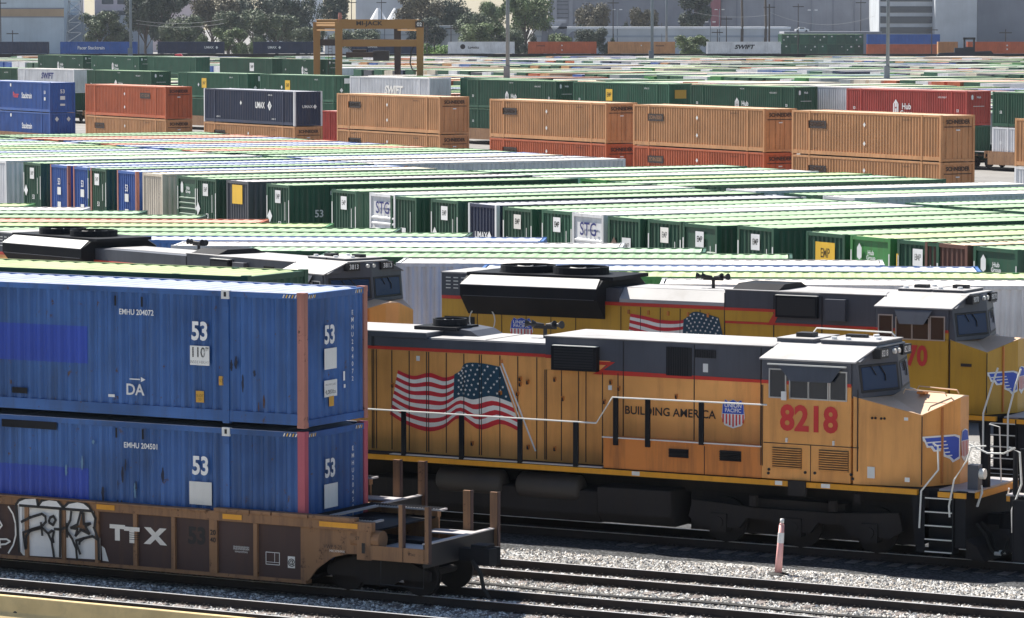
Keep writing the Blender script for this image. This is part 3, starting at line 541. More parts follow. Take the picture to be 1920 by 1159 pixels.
    if wing:
        b = MB(); A = V3((cor, -yc, 0)); Bv = V3((tip, -.25, 0)); T = (Bv-A); ln = np.linalg.norm(T); T /= ln; Nn = V3((T[1], -T[0], 0)); Nn = Nn if Nn[1] < 0 else -Nn
        def pp(u, v, o=.012): return A+T*u*ln+Nn*o+V3((0, 0, v))
        zb = (zs+zn)/2-.1
        def poly(pts, M, o): b.face([pp(u, zb+v, o) for u, v in pts], M)
        out_ = [(.0, .24), (.86, .24), (.99, .2), (.99, -.32), (.8, -.4), (.72, -.31), (.55, -.24), (.5, -.12), (.3, -.12), (.22, -.02), (.12, -.02), (.06, .12), (.02, .14)]
        poly(out_, 'wt', .012); ins = [(.06, .2), (.84, .2), (.96, .15), (.96, -.27), (.83, -.34), (.74, -.26), (.6, -.2), (.56, -.08), (.34, -.08), (.27, .02), (.16, .02), (.1, .13)]
        poly(ins, 'bl', .016)
        for v0, ua, ub in ((.11, .12, .62), (.03, .3, .66), (-.05, .42, .68), (-.14, .58, .72), (-.22, .66, .78)): poly([(ua, v0), (ub, v0), (ub, v0-.025), (ua, v0-.03)], 'wt', .02)
        # shield on the tip
        sh = [(-.17, .3), (0, .34), (.17, .3), (.24, .05), (.18, -.3), (0, -.42), (-.18, -.3), (-.24, .05)]
        b.face([(tip+.012, y, zb+z) for y, z in sh], 'wt'); b.face([(tip+.016, y*.9, zb+z*.93) for y, z in ((-.17, .3), (0, .34), (.17, .3), (.235, .08), (-.235, .08))], 'bl')
        for i in range(5): y = -.18+i*.09; b.face([(tip+.016, y-.022, zb+.06), (tip+.016, y+.022, zb+.06), (tip+.016, y+.02, zb-.3+abs(y)*.2), (tip+.016, y-.02, zb-.3+abs(y)*.2)], 'rd')
        b.build('wing_emblem', e)
    return fx
MM['ntop'] = paint('nose_top_peach', (.66, .45, .3), .5, .15, (.3, .2, .12), streak=False)  # paler peach than the side paint
def side_windows(e, x0, x1, y, zb, zt, visor='eave'):
    L_ = x1-x0
    for a, c, dz in ((0, .2, 0), (.27, .5, -.05), (.52, .76, -.05), (.8, 1, 0)):
        b = MB(); b.box(x0+a*L_, x0+c*L_, y-.012, y+.03, zb+dz*0, zt+dz, 'glass'); b.build('side_window', e)
        b = MB(); f = .03; xa, xb = x0+a*L_, x0+c*L_; zz = zt+dz
        b.box(xa-f, xa, y-.03, y+.01, zb-f, zz+f, 'frame'); b.box(xb, xb+f, y-.03, y+.01, zb-f, zz+f, 'frame'); b.box(xa, xb, y-.03, y+.01, zb-f, zb, 'frame'); b.box(xa, xb, y-.03, y+.01, zz, zz+f, 'frame'); b.build('window_frame', e)
def locotrucks(e, xs, x_f=0):
    for xc in xs:
        for ax in (-1.9, 0, 1.9):
            b = MB()
            for y in (-.74, .74): b.tube([(xc+ax, y-.06, .53), (xc+ax, y+.06, .53)], .53, 'tank', 24)
            b.tube([(xc+ax, -1.1, .53), (xc+ax, 1.1, .53)], .1, 'tank', 8); b.build('wheelset', e)
        b = MB()
        for y in (-1.1, 1.1):
            b.prism([(-2.7, .55), (-2.4, .35), (-1.4, .35), (-1.2, .6), (-.6, .6), (-.4, .35), (.4, .35), (.6, .6), (1.2, .6), (1.4, .35), (2.4, .35), (2.7, .55), (2.6, .95), (1, .85), (-1, .85), (-2.6, .95)], (xc, y-.07, .05), X, Z, (0, .14, 0), 'tank')
            for ax in (-1.9, 0, 1.9): b.box(xc+ax-.2, xc+ax+.2, y-.14, y+.14, .3, .72, 'tank'); b.tube([(xc+ax, y-.17, .52), (xc+ax, y+.17, .52)], .13, 'tank', 12)
            for ax in (-1, 1): b.tube([(xc+ax, y-.12, .95), (xc+ax, y-.12, 1.2)], .11, 'tank', 8)
        b.box(xc-1.2, xc+1.2, -1, 1, .6, 1.1, 'tank'); b.box(xc-2.9, xc+2.9, -.62, .62, .22, 1.15, 'tank'); b.build('truck_frame', e)
def steps(e, xa, xb, zs, sy=-1):
    b = MB(); yf = sy*1.56
    for i, zz in enumerate((.24, .52, .83, 1.14, 1.45)):
        y0, y1 = sorted((yf, sy*1.3)); b.box(xa+.0, xb-.0, y0, y1, zz-.03, zz+.0, 'black'); y0, y1 = sorted((yf-.004*1, yf+.02)); b.box(xa, xb, yf-.01, yf+.015, zz-.012, zz+.012, 'hand')  # white strip paints in the sunlit edge of each tread
    b.build('step', e)
    b = MB(); b.prism([(xa-.36, zs-.15), (xa-.02, zs-.15), (xa-.02, .2), (xa-.22, .2)], (0, yf+.03, 0), X, Z, (0, .04, 0), 'black'); b.box(xb, xb+.03, yf, yf+.35, .2, zs-.05, 'black'); b.box(xa-.03, xb, yf+.3, yf+.33, .2, zs-.05, 'black'); b.build('step_well', e)
def pilot(e, x, zs, plow=True):
    b = MB(); b.box(x-.15, x+.1, -1.5, 1.5, .35, zs-.02, 'black'); b.box(x-.6, x+.25, -1.35, 1.35, zs-.04, zs+.0, 'grate'); b.box(x+.2, x+.3, -1.2, 1.2, zs-.18, zs-.04, 'sillyel')
    b.box(x-.55, x+.12, -1.55, -1.5, zs-.16, zs-.04, 'sillyel')
    if plow: b.prism([(.1, .55), (.35, .4), (.55, .08), (.1, .12)], (x, -1.45, 0), X, Z, (0, 2.9, 0), 'tank')
    b.build('pilot', e)
    b = MB(); b.box(x+.1, x+.5, -.15, .15, .75, 1.0, 'black'); b.prism([(0, -.22), (.4, -.24), (.46, -.05), (.28, .02), (.42, .18), (.3, .28), (0, .2)], (x+.45, 0, .68), X, Y, (0, 0, .34), 'black'); b.build('coupler', e)
    for y in (-.9, -.6, .6, .9):
        b = MB(); b.tube([(x+.12, y, .85), (x+.35, y, .6), (x+.45, y*.97, .3), (x+.55, y*.95, .2)], .035, 'rub', 6); b.tube([(x+.55, y*.95, .2), (x+.62, y*.95, .2)], .045, 'hand', 6); b.build('brake_hose', e)
    for y in (-1.05, 1.05): b = MB(); b.tube([(x+.3, y, zs+.1), (x+.36, y-.1, zs-.05), (x+.3, y-.22, zs-.35), (x+.26, y-.18, zs-.36), (x+.33, y-.04, zs-.0)], .02, 'hand', 5); b.build('uncoupling_lever', e)
def horn(e, x, y, z, M='bk'):
    b = MB(); b.tube([(x, y, z), (x, y, z+.25)], .05, M, 8); b.box(x-.3, x+.3, y-.04, y+.04, z+.22, z+.3, M)
    for dx, s_ in ((-.3, -1), (-.12, -1), (.1, 1), (.3, 1)): b.tube([(x+dx*.3, y, z+.32), (x+dx+s_*.1, y-.05, z+.33), (x+dx+s_*.2, y-.08, z+.34)], [.03, .05, .1], M, 10)
    b.build('horn', e, smooth=False)
def louver(b, x0, x1, y, z0, z1, n, M='lora', bg='bk'):
    b.box(x0, x1, y-.012, y+.01, z0, z1, bg)
    for i in range(n): z = z0+(z1-z0)*(i+.15)/n; h = (z1-z0)/n*.55; b.hexa([(x0, y-.05, z), (x1, y-.05, z), (x1, y-.012, z+h*.3), (x0, y-.012, z+h*.3), (x0, y-.05, z+h*.55), (x1, y-.05, z+h*.55), (x1, y-.012, z+h), (x0, y-.012, z+h)], M)
def fan(e, x, y, z, r=.55, h=.26):
    b = MB(); n = 28
    for k in range(n):
        a, c = 2*math.pi*k/n, 2*math.pi*(k+1)/n
        o = lambda t, rr, zz: (x+rr*math.cos(t), y+rr*math.sin(t), zz)
        b.hexa([o(a, r-.05, z), o(a, r, z), o(c, r, z), o(c, r-.05, z), o(a, r-.05, z+h), o(a, r, z+h), o(c, r, z+h), o(c, r-.05, z+h)], 'black')
    b.box(x-r*.9, x+r*.9, y-r*.9 if 0 else y-.5*r, y+.5*r, z-.02, z+.02, 'bk')
    for k in range(10): t = k*math.pi/5; b.tube([(x, y, z+h*.6), (x+.92*r*math.cos(t), y+.92*r*math.sin(t), z+h*.6)], .025, 'lroof', 4)
    b.tube([(x, y, z+h*.4), (x, y, z+h*.75)], .14, 'lroof', 12)
    b.build('radiator_fan', e)
def shield(b, x, y, z, h=.66, w=.6):
    O = (x, y, z); k = h/.66; kw = w/.6
    b.flat(O, X, Z, [(-.2*kw, .33*k), (-.12*kw, .28*k), (0, .33*k), (.12*kw, .28*k), (.2*kw, .33*k), (.27*kw, .2*k), (.3*kw, -.08*k), (.22*kw, -.27*k), (0, -.34*k), (-.22*kw, -.27*k), (-.3*kw, -.08*k), (-.27*kw, .2*k)], 'wt')
    O = (x, y-.004, z); b.flat(O, X, Z, [(-.2*kw, .325*k), (-.12*kw, .27*k), (0, .325*k), (.12*kw, .27*k), (.2*kw, .325*k), (.265*kw, .2*k), (.275*kw, .0), (-.275*kw, .0), (-.265*kw, .2*k)], 'bl')
    b.text((x, y-.008, z+.19*k), X, Z, 'UNION', .14*k, 'wt', .02, .95*kw/k); b.text((x, y-.008, z+.075*k), X, Z, 'PACIFIC', .125*k, 'wt', .02, .95*kw/k)
    for i in range(7):
        xx = (-.255+i*.085)*kw; zb = -.3*k+abs(xx)*.35; b.flat((x, y-.004, z), X, Z, [(xx-.02, 0-.01), (xx+.02, -.01), (xx+.02, zb), (xx-.02, zb)], 'rd')
def ribbon(b, top, bot, u0, u1, v0, v1, M, y, n=26):
    """band between fractions v0..v1 from the top curve to the bottom curve"""
    f = lambda c, u: (np.interp(u, np.linspace(0, 1, len(c)), [p[0] for p in c]), np.interp(u, np.linspace(0, 1, len(c)), [p[1] for p in c]))
    for i in range(n):
        a, c = u0+(u1-u0)*i/n, u0+(u1-u0)*(i+1)/n; P_ = []
        for u, v in ((a, v0), (c, v0), (c, v1), (a, v1)):
            t, q = f(top, u), f(bot, u); P_.append((t[0]+(q[0]-t[0])*v, y, t[1]+(q[1]-t[1])*v))
        b.face(P_, M)
def smooth_curve(pts, n=40):
    xs = np.array([p[0] for p in pts]); zs = np.array([p[1] for p in pts]); t = np.linspace(0, 1, len(pts)); tt = np.linspace(0, 1, n); out = []
    for q in tt:
        i = min(int(q*(len(pts)-1)), len(pts)-2); f = q*(len(pts)-1)-i; g = lambda a: a[min(max(0, i-1), len(a)-1)], 
        def cr(a):
            p0, p1, p2, p3 = a[max(i-1, 0)], a[i], a[i+1], a[min(i+2, len(a)-1)]
            return .5*((2*p1)+(-p0+p2)*f+(2*p0-5*p1+4*p2-p3)*f*f+(-p0+3*p1-3*p2+p3)*f**3)
        out.append((cr(xs), cr(zs)))
    return out
def star(b, x, y, z, r, M):
    b.flat((x, y, z), X, Z, [((r if k % 2 == 0 else r*.42)*math.sin(k*math.pi/5), (r if k % 2 == 0 else r*.42)*math.cos(k*math.pi/5)) for k in range(10)], M)
def flagmural(e, top, bot, y, cu=.47, cv=.5, name='flag_mural'):
    """top and bottom edge curves run from the fly end (left) to the pole (right)"""
    T, B_ = smooth_curve(top), smooth_curve(bot); b = MB()
    for k in range(13):
        v0, v1 = k/13, (k+1)/13; M = 'mr' if k % 2 == 0 else 'mw'
        ribbon(b, T, B_, 0, 1 if k >= 7 else 1-cu, v0, v1, M, y)
    ribbon(b, T, B_, 1-cu-.02, 1, -.01, 7/13, 'cb', y-.002)
    rr = random.Random(5)
    f = lambda c, u: (np.interp(u, np.linspace(0, 1, len(c)), [p[0] for p in c]), np.interp(u, np.linspace(0, 1, len(c)), [p[1] for p in c]))
    for r_ in range(7):
        for c_ in range(8 if r_ % 2 == 0 else 7):
            u = 1-cu+.02+(c_+(.5 if r_ % 2 else 0))*(cu-.04)/7.5+.01; v = (.03+r_*.073); t, q = f(T, u), f(B_, u); star(b, t[0]+(q[0]-t[0])*v, y-.006, t[1]+(q[1]-t[1])*v, .038, 'mw')
    return b.build(name, e)
# ---------------- locomotive 8218
S0, WC = -44.0, 78.75; ZS = 1.64
def lx(px, py, w): s, z = NEAR.S(px, py, w); return s-S0, z
e = empty('locomotive', NEAR.at(S0, WC, 0), -29, 'weathered yellow locomotive numbered 8218 with a flag mural and BUILDING AMERICA lettering', 'locomotive', 'locomotives standing in the yard')
xF = -32.4-S0; xR = -12.3
b = MB(); b.box(xR, xF, -1.45, 1.45, 1.48, ZS-.02, 'tank'); b.box(xR, xF, -.6, .6, 1.1, 1.48, 'tank'); b.box(xF, xF+1.0, -1.2, 1.2, 1.3, ZS-.03, 'tank'); b.build('underframe', e)
b = MB(); b.box(xR, xF, -1.56, -1.45, 1.5, 1.62, 'sillyel'); b.box(xR, xF, 1.45, 1.56, 1.5, 1.62, 'sillyel'); b.build('sill_stripe', e)
b = MB()
for px, w_, M in ((1448, .1, 'sillyel'), (1460, .18, 'dw'), (1524, .18, 'sillyel'), (1548, .22, 'dw'), (1613, .1, 'sillyel'), (1192, .2, 'dw')): x = lx(px, 905, WC-1.56)[0]; b.box(x-w_/2, x+w_/2, -1.568, -1.55, 1.505 if M == 'sillyel' else 1.52, 1.615, M)
x = lx(1495, 905, WC-1.56)[0]; b.box(x-.22, x+.22, -1.6, -1.5, 1.3, 1.64, 'tank'); b.build('sill_reflector', e)
b = MB(); b.box(xR, -36.3-S0, -1.5, 1.5, ZS-.02, ZS, 'tank'); b.box(-46.2-S0, -40.4-S0, -1.54, -1.35, ZS, ZS+.012, 'hand'); b.build('walkway', e)
HY = -1.0; xb = -42.18-S0; xc0 = -36.28-S0
b = MB(); b.box(xR, xb, HY, 1.0, ZS, 4.13, 'lyel'); b.box(xR, xb, HY-.004, 1.004, 4.13, 4.21, 'lred'); b.box(xR, xb, HY, 1.0, 4.21, 4.44, 'lgrey')
b.build('engine_hood', e, .012)
b = MB(); xs_ = -45.4-S0
b.box(xs_, xb, -.98, .98, 4.44, 4.47, 'lroof'); b.box(xR, xs_-.05, -1.03, 1.03, 4.44, 4.56, 'lgrey'); b.box(xR, xs_-.05, -1.03, 1.03, 4.56, 4.59, 'lroof')
b.build('hood_roof', e, .01)
b = MB(); b.prism([(xs_-.1, 4.44), (xs_+1.0, 4.44), (xs_+.7, 4.6), (xs_+.2, 4.66), (xs_-.1, 4.6)], (0, -.2, 0), X, Z, (0, 1.2, 0), 'lgrey'); b.box(-46.2-S0, -45.0-S0, -.35, .75, 4.59, 4.68, 'black'); b.build('roof_duct', e, .01)
fan(e, -45.5-S0, .2, 4.68, .42, .17)
b = MB(); b.box(-43.85-S0, -43.83-S0, -.95, .95, 4.47, 4.478, 'bk'); b.build('roof_seam', e)
horn(e, -42.9-S0, .3, 4.47)
# rear equipment box with grey Z
zt = 4.63
b = MB(); b.box(xb, xc0, HY-.03, 1.03, ZS, 3.86, 'lyel'); b.build('rear_cabinet', e, .012)
b = MB(); b.box(xb, xc0, HY-.03, 1.03, 3.86, zt, 'lgrey'); b.box(xb-.02, xc0+.05, -1.06, 1.06, zt, zt+.03, 'lroof'); b.build('upper_cabinet', e, .012)
b = MB(); y = HY-.036
zz = lambda *p: [(q[0]-S0, q[1]) for q in p]
b.flat((0, y, 0), X, Z, zz((-42.17, 3.86), (-40.75, 3.86), (-40.42, 4.12), (-42.17, 4.12)), 'lyel'); b.flat((0, y-.002, 0), X, Z, zz((-42.17, 4.12), (-41.95, 4.12), (-41.95, 4.2), (-42.17, 4.2)), 'lred')
b.flat((0, y-.002, 0), X, Z, zz((-40.75, 4.1), (-40.3, 4.1), (-40.62, 3.9), (-36.3, 3.86), (-36.3, 3.79), (-40.9, 3.79), (-40.5, 4.02), (-40.75, 4.02)), 'lred'); b.build('zigzag_stripe', e)
b = MB(); b.box(-41.93-S0, -40.72-S0, HY-.2, HY, 3.86, 4.44, 'black'); b.box(-41.85-S0, -40.8-S0, HY-.215, HY-.2, 3.92, 4.4, 'bk'); b.box(-41.9-S0, -40.75-S0, HY-.21, HY, 4.44, 4.455, 'hand')
for i in range(7): b.box(-41.84-S0, -40.81-S0, HY-.225, HY-.212, 3.95+i*.065, 3.965+i*.065, 'black')
b.build('air_intake', e)
b = MB()
for p0, p1 in (((1250, 650), (1297, 706)), ((1304, 655), (1342, 672))): a = lx(p0[0], p0[1], WC-1.04); c = lx(p1[0], p1[1], WC-1.04); b.box(a[0], c[0], HY-.05, HY-.02, min(a[1], c[1]), max(a[1], c[1]), 'bk'); [b.box(a[0]+k*.06, a[0]+k*.06+.015, HY-.06, HY-.05, min(a[1], c[1]), max(a[1], c[1]), 'black') for k in range(int((c[0]-a[0])/.06))]
b.build('ventilation_grille', e)
b = MB(); seam(b, [NEAR.S(p, 700, WC-1)[0]-S0 for p in (698, 701, 706, 735, 767.5, 800, 804, 837, 870, 899, 903, 937.5, 971, 1006.7)], HY, ZS+.05, 4.12)
seam(b, [NEAR.S(p, 700, WC-1.03)[0]-S0 for p in (1022, 1025, 1053, 1085, 1099, 1130, 1159, 1169)], HY-.03, ZS+.05, 3.84)
seam(b, [NEAR.S(p, 700, WC-1.03)[0]-S0 for p in (1169, 1302, 1427)], HY-.03, 2.35, 4.6, w=.01)
for p in (698, 701): seam(b, [NEAR.S(p, 700, WC-1)[0]-S0], HY, 4.2, 4.5)
b.build('door_seam', e)
b = MB()
for px, py in ((989, 716), (1040, 711), (1145, 716), (938, 737), (990, 838), (1040, 841), (1146, 845), (885, 831), (1055, 747), (1133, 753), (975, 710), (975, 720), (736, 722), (1160, 728), (970, 738), (1268, 743)):
    x, z = lx(px, py, WC-1.05); b.box(x-.035, x+.035, HY-.07, HY-.02, z-.04, z+.05, 'lora'); b.box(x-.015, x+.015, HY-.09, HY-.02, z-.06, z+.02, 'bk')
b.build('door_latch', e)
b = MB()
for px, py, w_, h_ in ((784, 672, .1, .12), (1144, 727, .1, .11), (1323, 690, .13, .2)): x, z = lx(px, py, WC-1.04); b.rect((x, HY-.045, z), X, Z, w_, h_, 'dw')
b.build('notice_plate', e)
# lower cabinet with ledge
b = MB(); b.box(-40.37-S0, xc0, -1.5, HY, ZS, 2.36, 'lora'); b.build('lower_cabinet', e, .015)
b = MB(); b.box(-40.4-S0, xc0, -1.53, -1.45, 2.36, 2.385, 'hand'); b.build('sunlit_ledge_strip', e)  # white strip paints in the sunlit top edge
b = MB(); x, z = lx(1273, 850, WC-1.5); louver(b, x-.25, x+.25, -1.505, z-.1, z+.1, 6, 'tank'); x, z = lx(1370, 855, WC-1.5); louver(b, x-.27, x+.27, -1.505, z-.12, z+.12, 6, 'tank'); seam(b, [lx(1321, 850, WC-1.5)[0]], -1.5, ZS, 2.3, w=.006); b.build('louver', e)
b = MB(); x, z = lx(1256, 774, WC-1.04); b.text((x, HY-.045, z), X, Z, 'BUILDING AMERICA', .27, 'dk', .015, .98); b.build('lettering', e)
b = MB(); x, z = lx(1375, 776, WC-1.04); shield(b, x, HY-.05, z); b.build('shield_emblem', e)
# flag mural, traced from the photo
fl = lambda pts: [lx(px, py, WC-1.008) for px, py in pts]
top = fl([(746, 694), (775, 705), (805, 699), (835, 708), (862, 697), (872, 683), (900, 682), (938, 689)])
bot = fl([(731, 777), (760, 795), (800, 809), (832, 803), (862, 784), (900, 806), (940, 795), (978, 812)])
flagmural(e, top, bot, HY-.006)
b = MB(); a, c = fl([(942, 681)])[0], fl([(1005, 846)])[0]; b.tube([(a[0], HY-.03, a[1]), (c[0], HY-.03, c[1])], .02, 'wt', 6); a2, c2 = fl([(938, 686)])[0], fl([(974, 782)])[0]; b.tube([(a2[0], HY-.025, a2[1]), (c2[0], HY-.025, c2[1])], .014, 'mw', 5); b.tube([(a[0]-.01, HY-.03, a[1]), (a[0]-.02, HY-.03, a[1]+.08)], .035, 'lora', 6); b.build('painted_flagpole', e)
# cab
MM['cabyel'] = MM['lyel']
cab(e, xc0, -34.05-S0, 3.0, ZS, 4.42, 4.72, '8218', 'lyel', nose=(1.62, 2.15), zn=3.64, zc=3.27)
side_windows(e, -36.06-S0, -34.17-S0, -1.5, 3.54, 4.16)
b = MB(); x0_, x1_ = -35.75-S0, -34.25-S0
b.hexa([(x0_+.25, -1.62, 3.93), (x1_-.25, -1.62, 3.93), (x1_, -1.55, 4.28), (x0_-.1, -1.55, 4.28), (x0_+.25, -1.64, 3.93), (x1_-.25, -1.64, 3.93), (x1_, -1.57, 4.28), (x0_-.1, -1.57, 4.28)], 'lgrey'); b.box(x0_-.35, x1_+.1, -1.6, -1.52, 4.28, 4.31, 'hand'); b.build('window_awning', e)
b = MB(); x, z = lx(1471, 742, WC-1.6); b.box(x-.06, x+.06, -1.66, -1.62, z-.1, z+.1, 'dw'); b.tube([(x, -1.5, z-.1), (x, -1.64, z)], .012, 'bk', 4); b.build('mirror', e)
b = MB(); x, z = lx(1517, 788, WC-1.5); b.text((x, -1.515, z), X, Z, '8218', .8, 'rd', .035, .9); b.build('road_number', e)
for p0, p1 in (((1449, 838), (1503, 880)), ((1536, 843), (1591, 886))): b = MB(); a = lx(*p0, WC-1.5); c = lx(*p1, WC-1.5); louver(b, a[0], c[0], -1.506, c[1], a[1], 9, 'lyel'); b.build('louver', e)
b = MB()
for px in (1427, 1430, 1608): seam(b, [lx(px, 800, WC-1.5)[0]], -1.5, ZS+.3, 3.8, w=.008)
a = lx(1432, 829, WC-1.5); c = lx(1610, 838, WC-1.5); b.box(a[0], c[0], -1.51, -1.49, a[1]-.012, a[1]+.004, 'bk'); seam(b, [lx(1520, 860, WC-1.5)[0]], -1.5, ZS, a[1], w=.006)
for px, py in ((1442, 880), (1441, 887), (1510, 886), (1528, 887), (1596, 890), (1599, 898)): x, z = lx(px, py, WC-1.5); b.tube([(x, -1.52, z), (x, -1.5, z)], .035, 'bk', 8)
b.build('panel_seam', e)
b = MB()
for px, py in ((1476, 825), (1564, 831)): x, z = lx(px, py, WC-1.5); b.box(x-.02, x+.02, -1.56, -1.5, z-.05, z+.05, 'hand')
for px, py in ((1635, 784), (1641, 784), (1652, 785), (1658, 785)): x, z = lx(px, py, WC-1.5); b.tube([(x, -1.5, z), (x, -1.48, z)], .03, 'tank', 8)
b.build('fitting', e)
b = MB()
for px, py, w_, h_ in ((1628, 886, .3, .26), (1700, 900, .12, .1), (1698, 786, .1, .07)): x, z = lx(px, py, WC-1.46); b.rect((x, -1.43 if px > 1650 else -1.44, z), X, Z, w_, h_, 'dw')
b.build('notice_plate', e)
# roof boxes
b = MB()
for x0_, x1_, z1_ in ((-36.26-S0, -35.35-S0, 4.83), (-35.15-S0, -33.75-S0, 4.83)):
    b.box(x0_, x1_, -.72, .72, 4.73, z1_-.02, 'lgrey'); b.box(x0_-.02, x1_+.02, -.74, .74, z1_-.02, z1_, 'lroof')
b.build('air_conditioner', e)
b = MB(); b.box(-35.95-S0, -35.55-S0, -.35, .0, 4.83, 4.93, 'bk'); b.box(-34.9-S0, -34.4-S0, .1, .3, 4.83, 4.9, 'bk'); b.tube([(-36.0-S0, .7, 4.83), (-35.9-S0, .7, 4.96), (-34.0-S0, .7, 4.93), (-33.9-S0, .7, 4.83)], .02, 'hand', 5)
for dx, dy in ((-34.9, -.55), (-34.55, -.55), (-33.95, -.2), (-34.3, .5)): b.tube([(dx-S0, dy, 4.83), (dx-S0, dy, 4.89)], .07, 'wt', 10)
b.build('antenna', e)
# handrails
hr = [(-47.2, 2.71), (-40.56, 2.69), (-40.13, 3.32), (-36.14, 3.34)]
b = MB(); b.tube([(s_-S0, -1.5, z) for s_, z in hr], .022, 'hand', 6); b.build('handrail', e)
for s_, z0, z1 in ((-47.4, 1.5, 2.7), (-45.8, 1.5, 2.7), (-44.19, 1.5, 2.68), (-42.59, 1.5, 2.68), (-41.09, 1.5, 2.68), (-40.03, 2.2, 3.31), (-39.19, 2.2, 3.31), (-37.8, 2.33, 3.31)):
    b = MB(); b.box(s_-S0-.06, s_-S0+.06, -1.55, -1.5, z0, z1, 'black'); b.build('stanchion', e)
b = MB()
for pl in ([(-32.02, 2.69), (-31.9, 2.62), (-31.88, 2.1), (-32.29, 1.6), (-32.33, .76)], [(-30.75, 2.7), (-31.1, 2.66), (-31.2, 2.35), (-31.5, 1.9), (-31.62, 1.3), (-31.6, 1.05)]): b.tube([(s_-S0, -1.57, z) for s_, z in pl], .022, 'hand', 6)
b.tube([(-31.2-S0, .5, 1.64), (-31.25-S0, .5, 2.9), (-31.5-S0, .5, 2.95)], .018, 'hand', 5); b.build('step_handrail', e)
b = MB(); c_, t_ = -32.43-S0, -31.9-S0; b.tube([(c_+.1, -1.12, 3.36), (c_+.15, -1.1, 3.46), (t_-.1, -.55, 3.62), (t_-.06, -.5, 3.55)], .02, 'ntop', 5)
for yy in (-.5, .3): b.tube([(-33.2-S0, yy, 3.66), (-33.15-S0, yy, 3.76), (-32.2-S0, yy*.9, 3.72), (-32.15-S0, yy*.9, 3.64)], .016, 'ntop', 5)
b.box(-32.95-S0, -32.75-S0, -.3, -.1, 3.64, 3.7, 'lora'); b.build('nose_grab_iron', e)
steps(e, -32.2-S0, -31.55-S0, ZS); pilot(e, -31.35-S0, ZS)
b = MB(); b.box(-31.35-S0, -31.1-S0, -1.15, -.9, ZS, 2.2, 'lgrey'); b.tube([(-31.1-S0, -1.02, 2.0), (-30.98-S0, -1.02, 2.0)], .12, 'hand', 12); b.tube([(-31.2-S0, -.45, ZS), (-31.2-S0, -.45, 2.45)], .12, 'black', 8); b.build('ditch_light', e)
locotrucks(e, (-35.6-S0, -52.3-S0))
b = MB(); b.prism([(-1.35, .55), (-1.1, .3), (1.1, .3), (1.35, .55), (1.4, 1.18), (-1.4, 1.18)], (-40.6-S0, 0, 0), Y, Z, (1.95, 0, 0), 'tank'); b.box(-56-S0, -31.5-S0, .2, .8, .2, 1.3, 'tank'); b.prism([(-1.3, .5), (-1.1, .28), (1.1, .28), (1.3, .5), (1.3, 1.05), (-1.3, 1.05)], (-46.9-S0, 0, 0), Y, Z, (6.3, 0, 0), 'tank'); b.build('fuel_tank', e, .04)
for a, c in ((-42.8, -41.1), (-45.0, -43.2)): b = MB(); b.tube([(a-S0, -1.15, 1.08), (a-S0+.08, -1.15, 1.08), (c-S0-.08, -1.15, 1.08), (c-S0, -1.15, 1.08)], [.22, .31, .31, .22], 'airtank', 18); b.build('air_reservoir', e, smooth=True)
b = MB(); x, z = lx(1612, 935, WC-1.3); b.box(x-.08, x+.08, -1.45, -1.3, z-.1, z+.12, 'tank'); b.build('electrical_box', e)
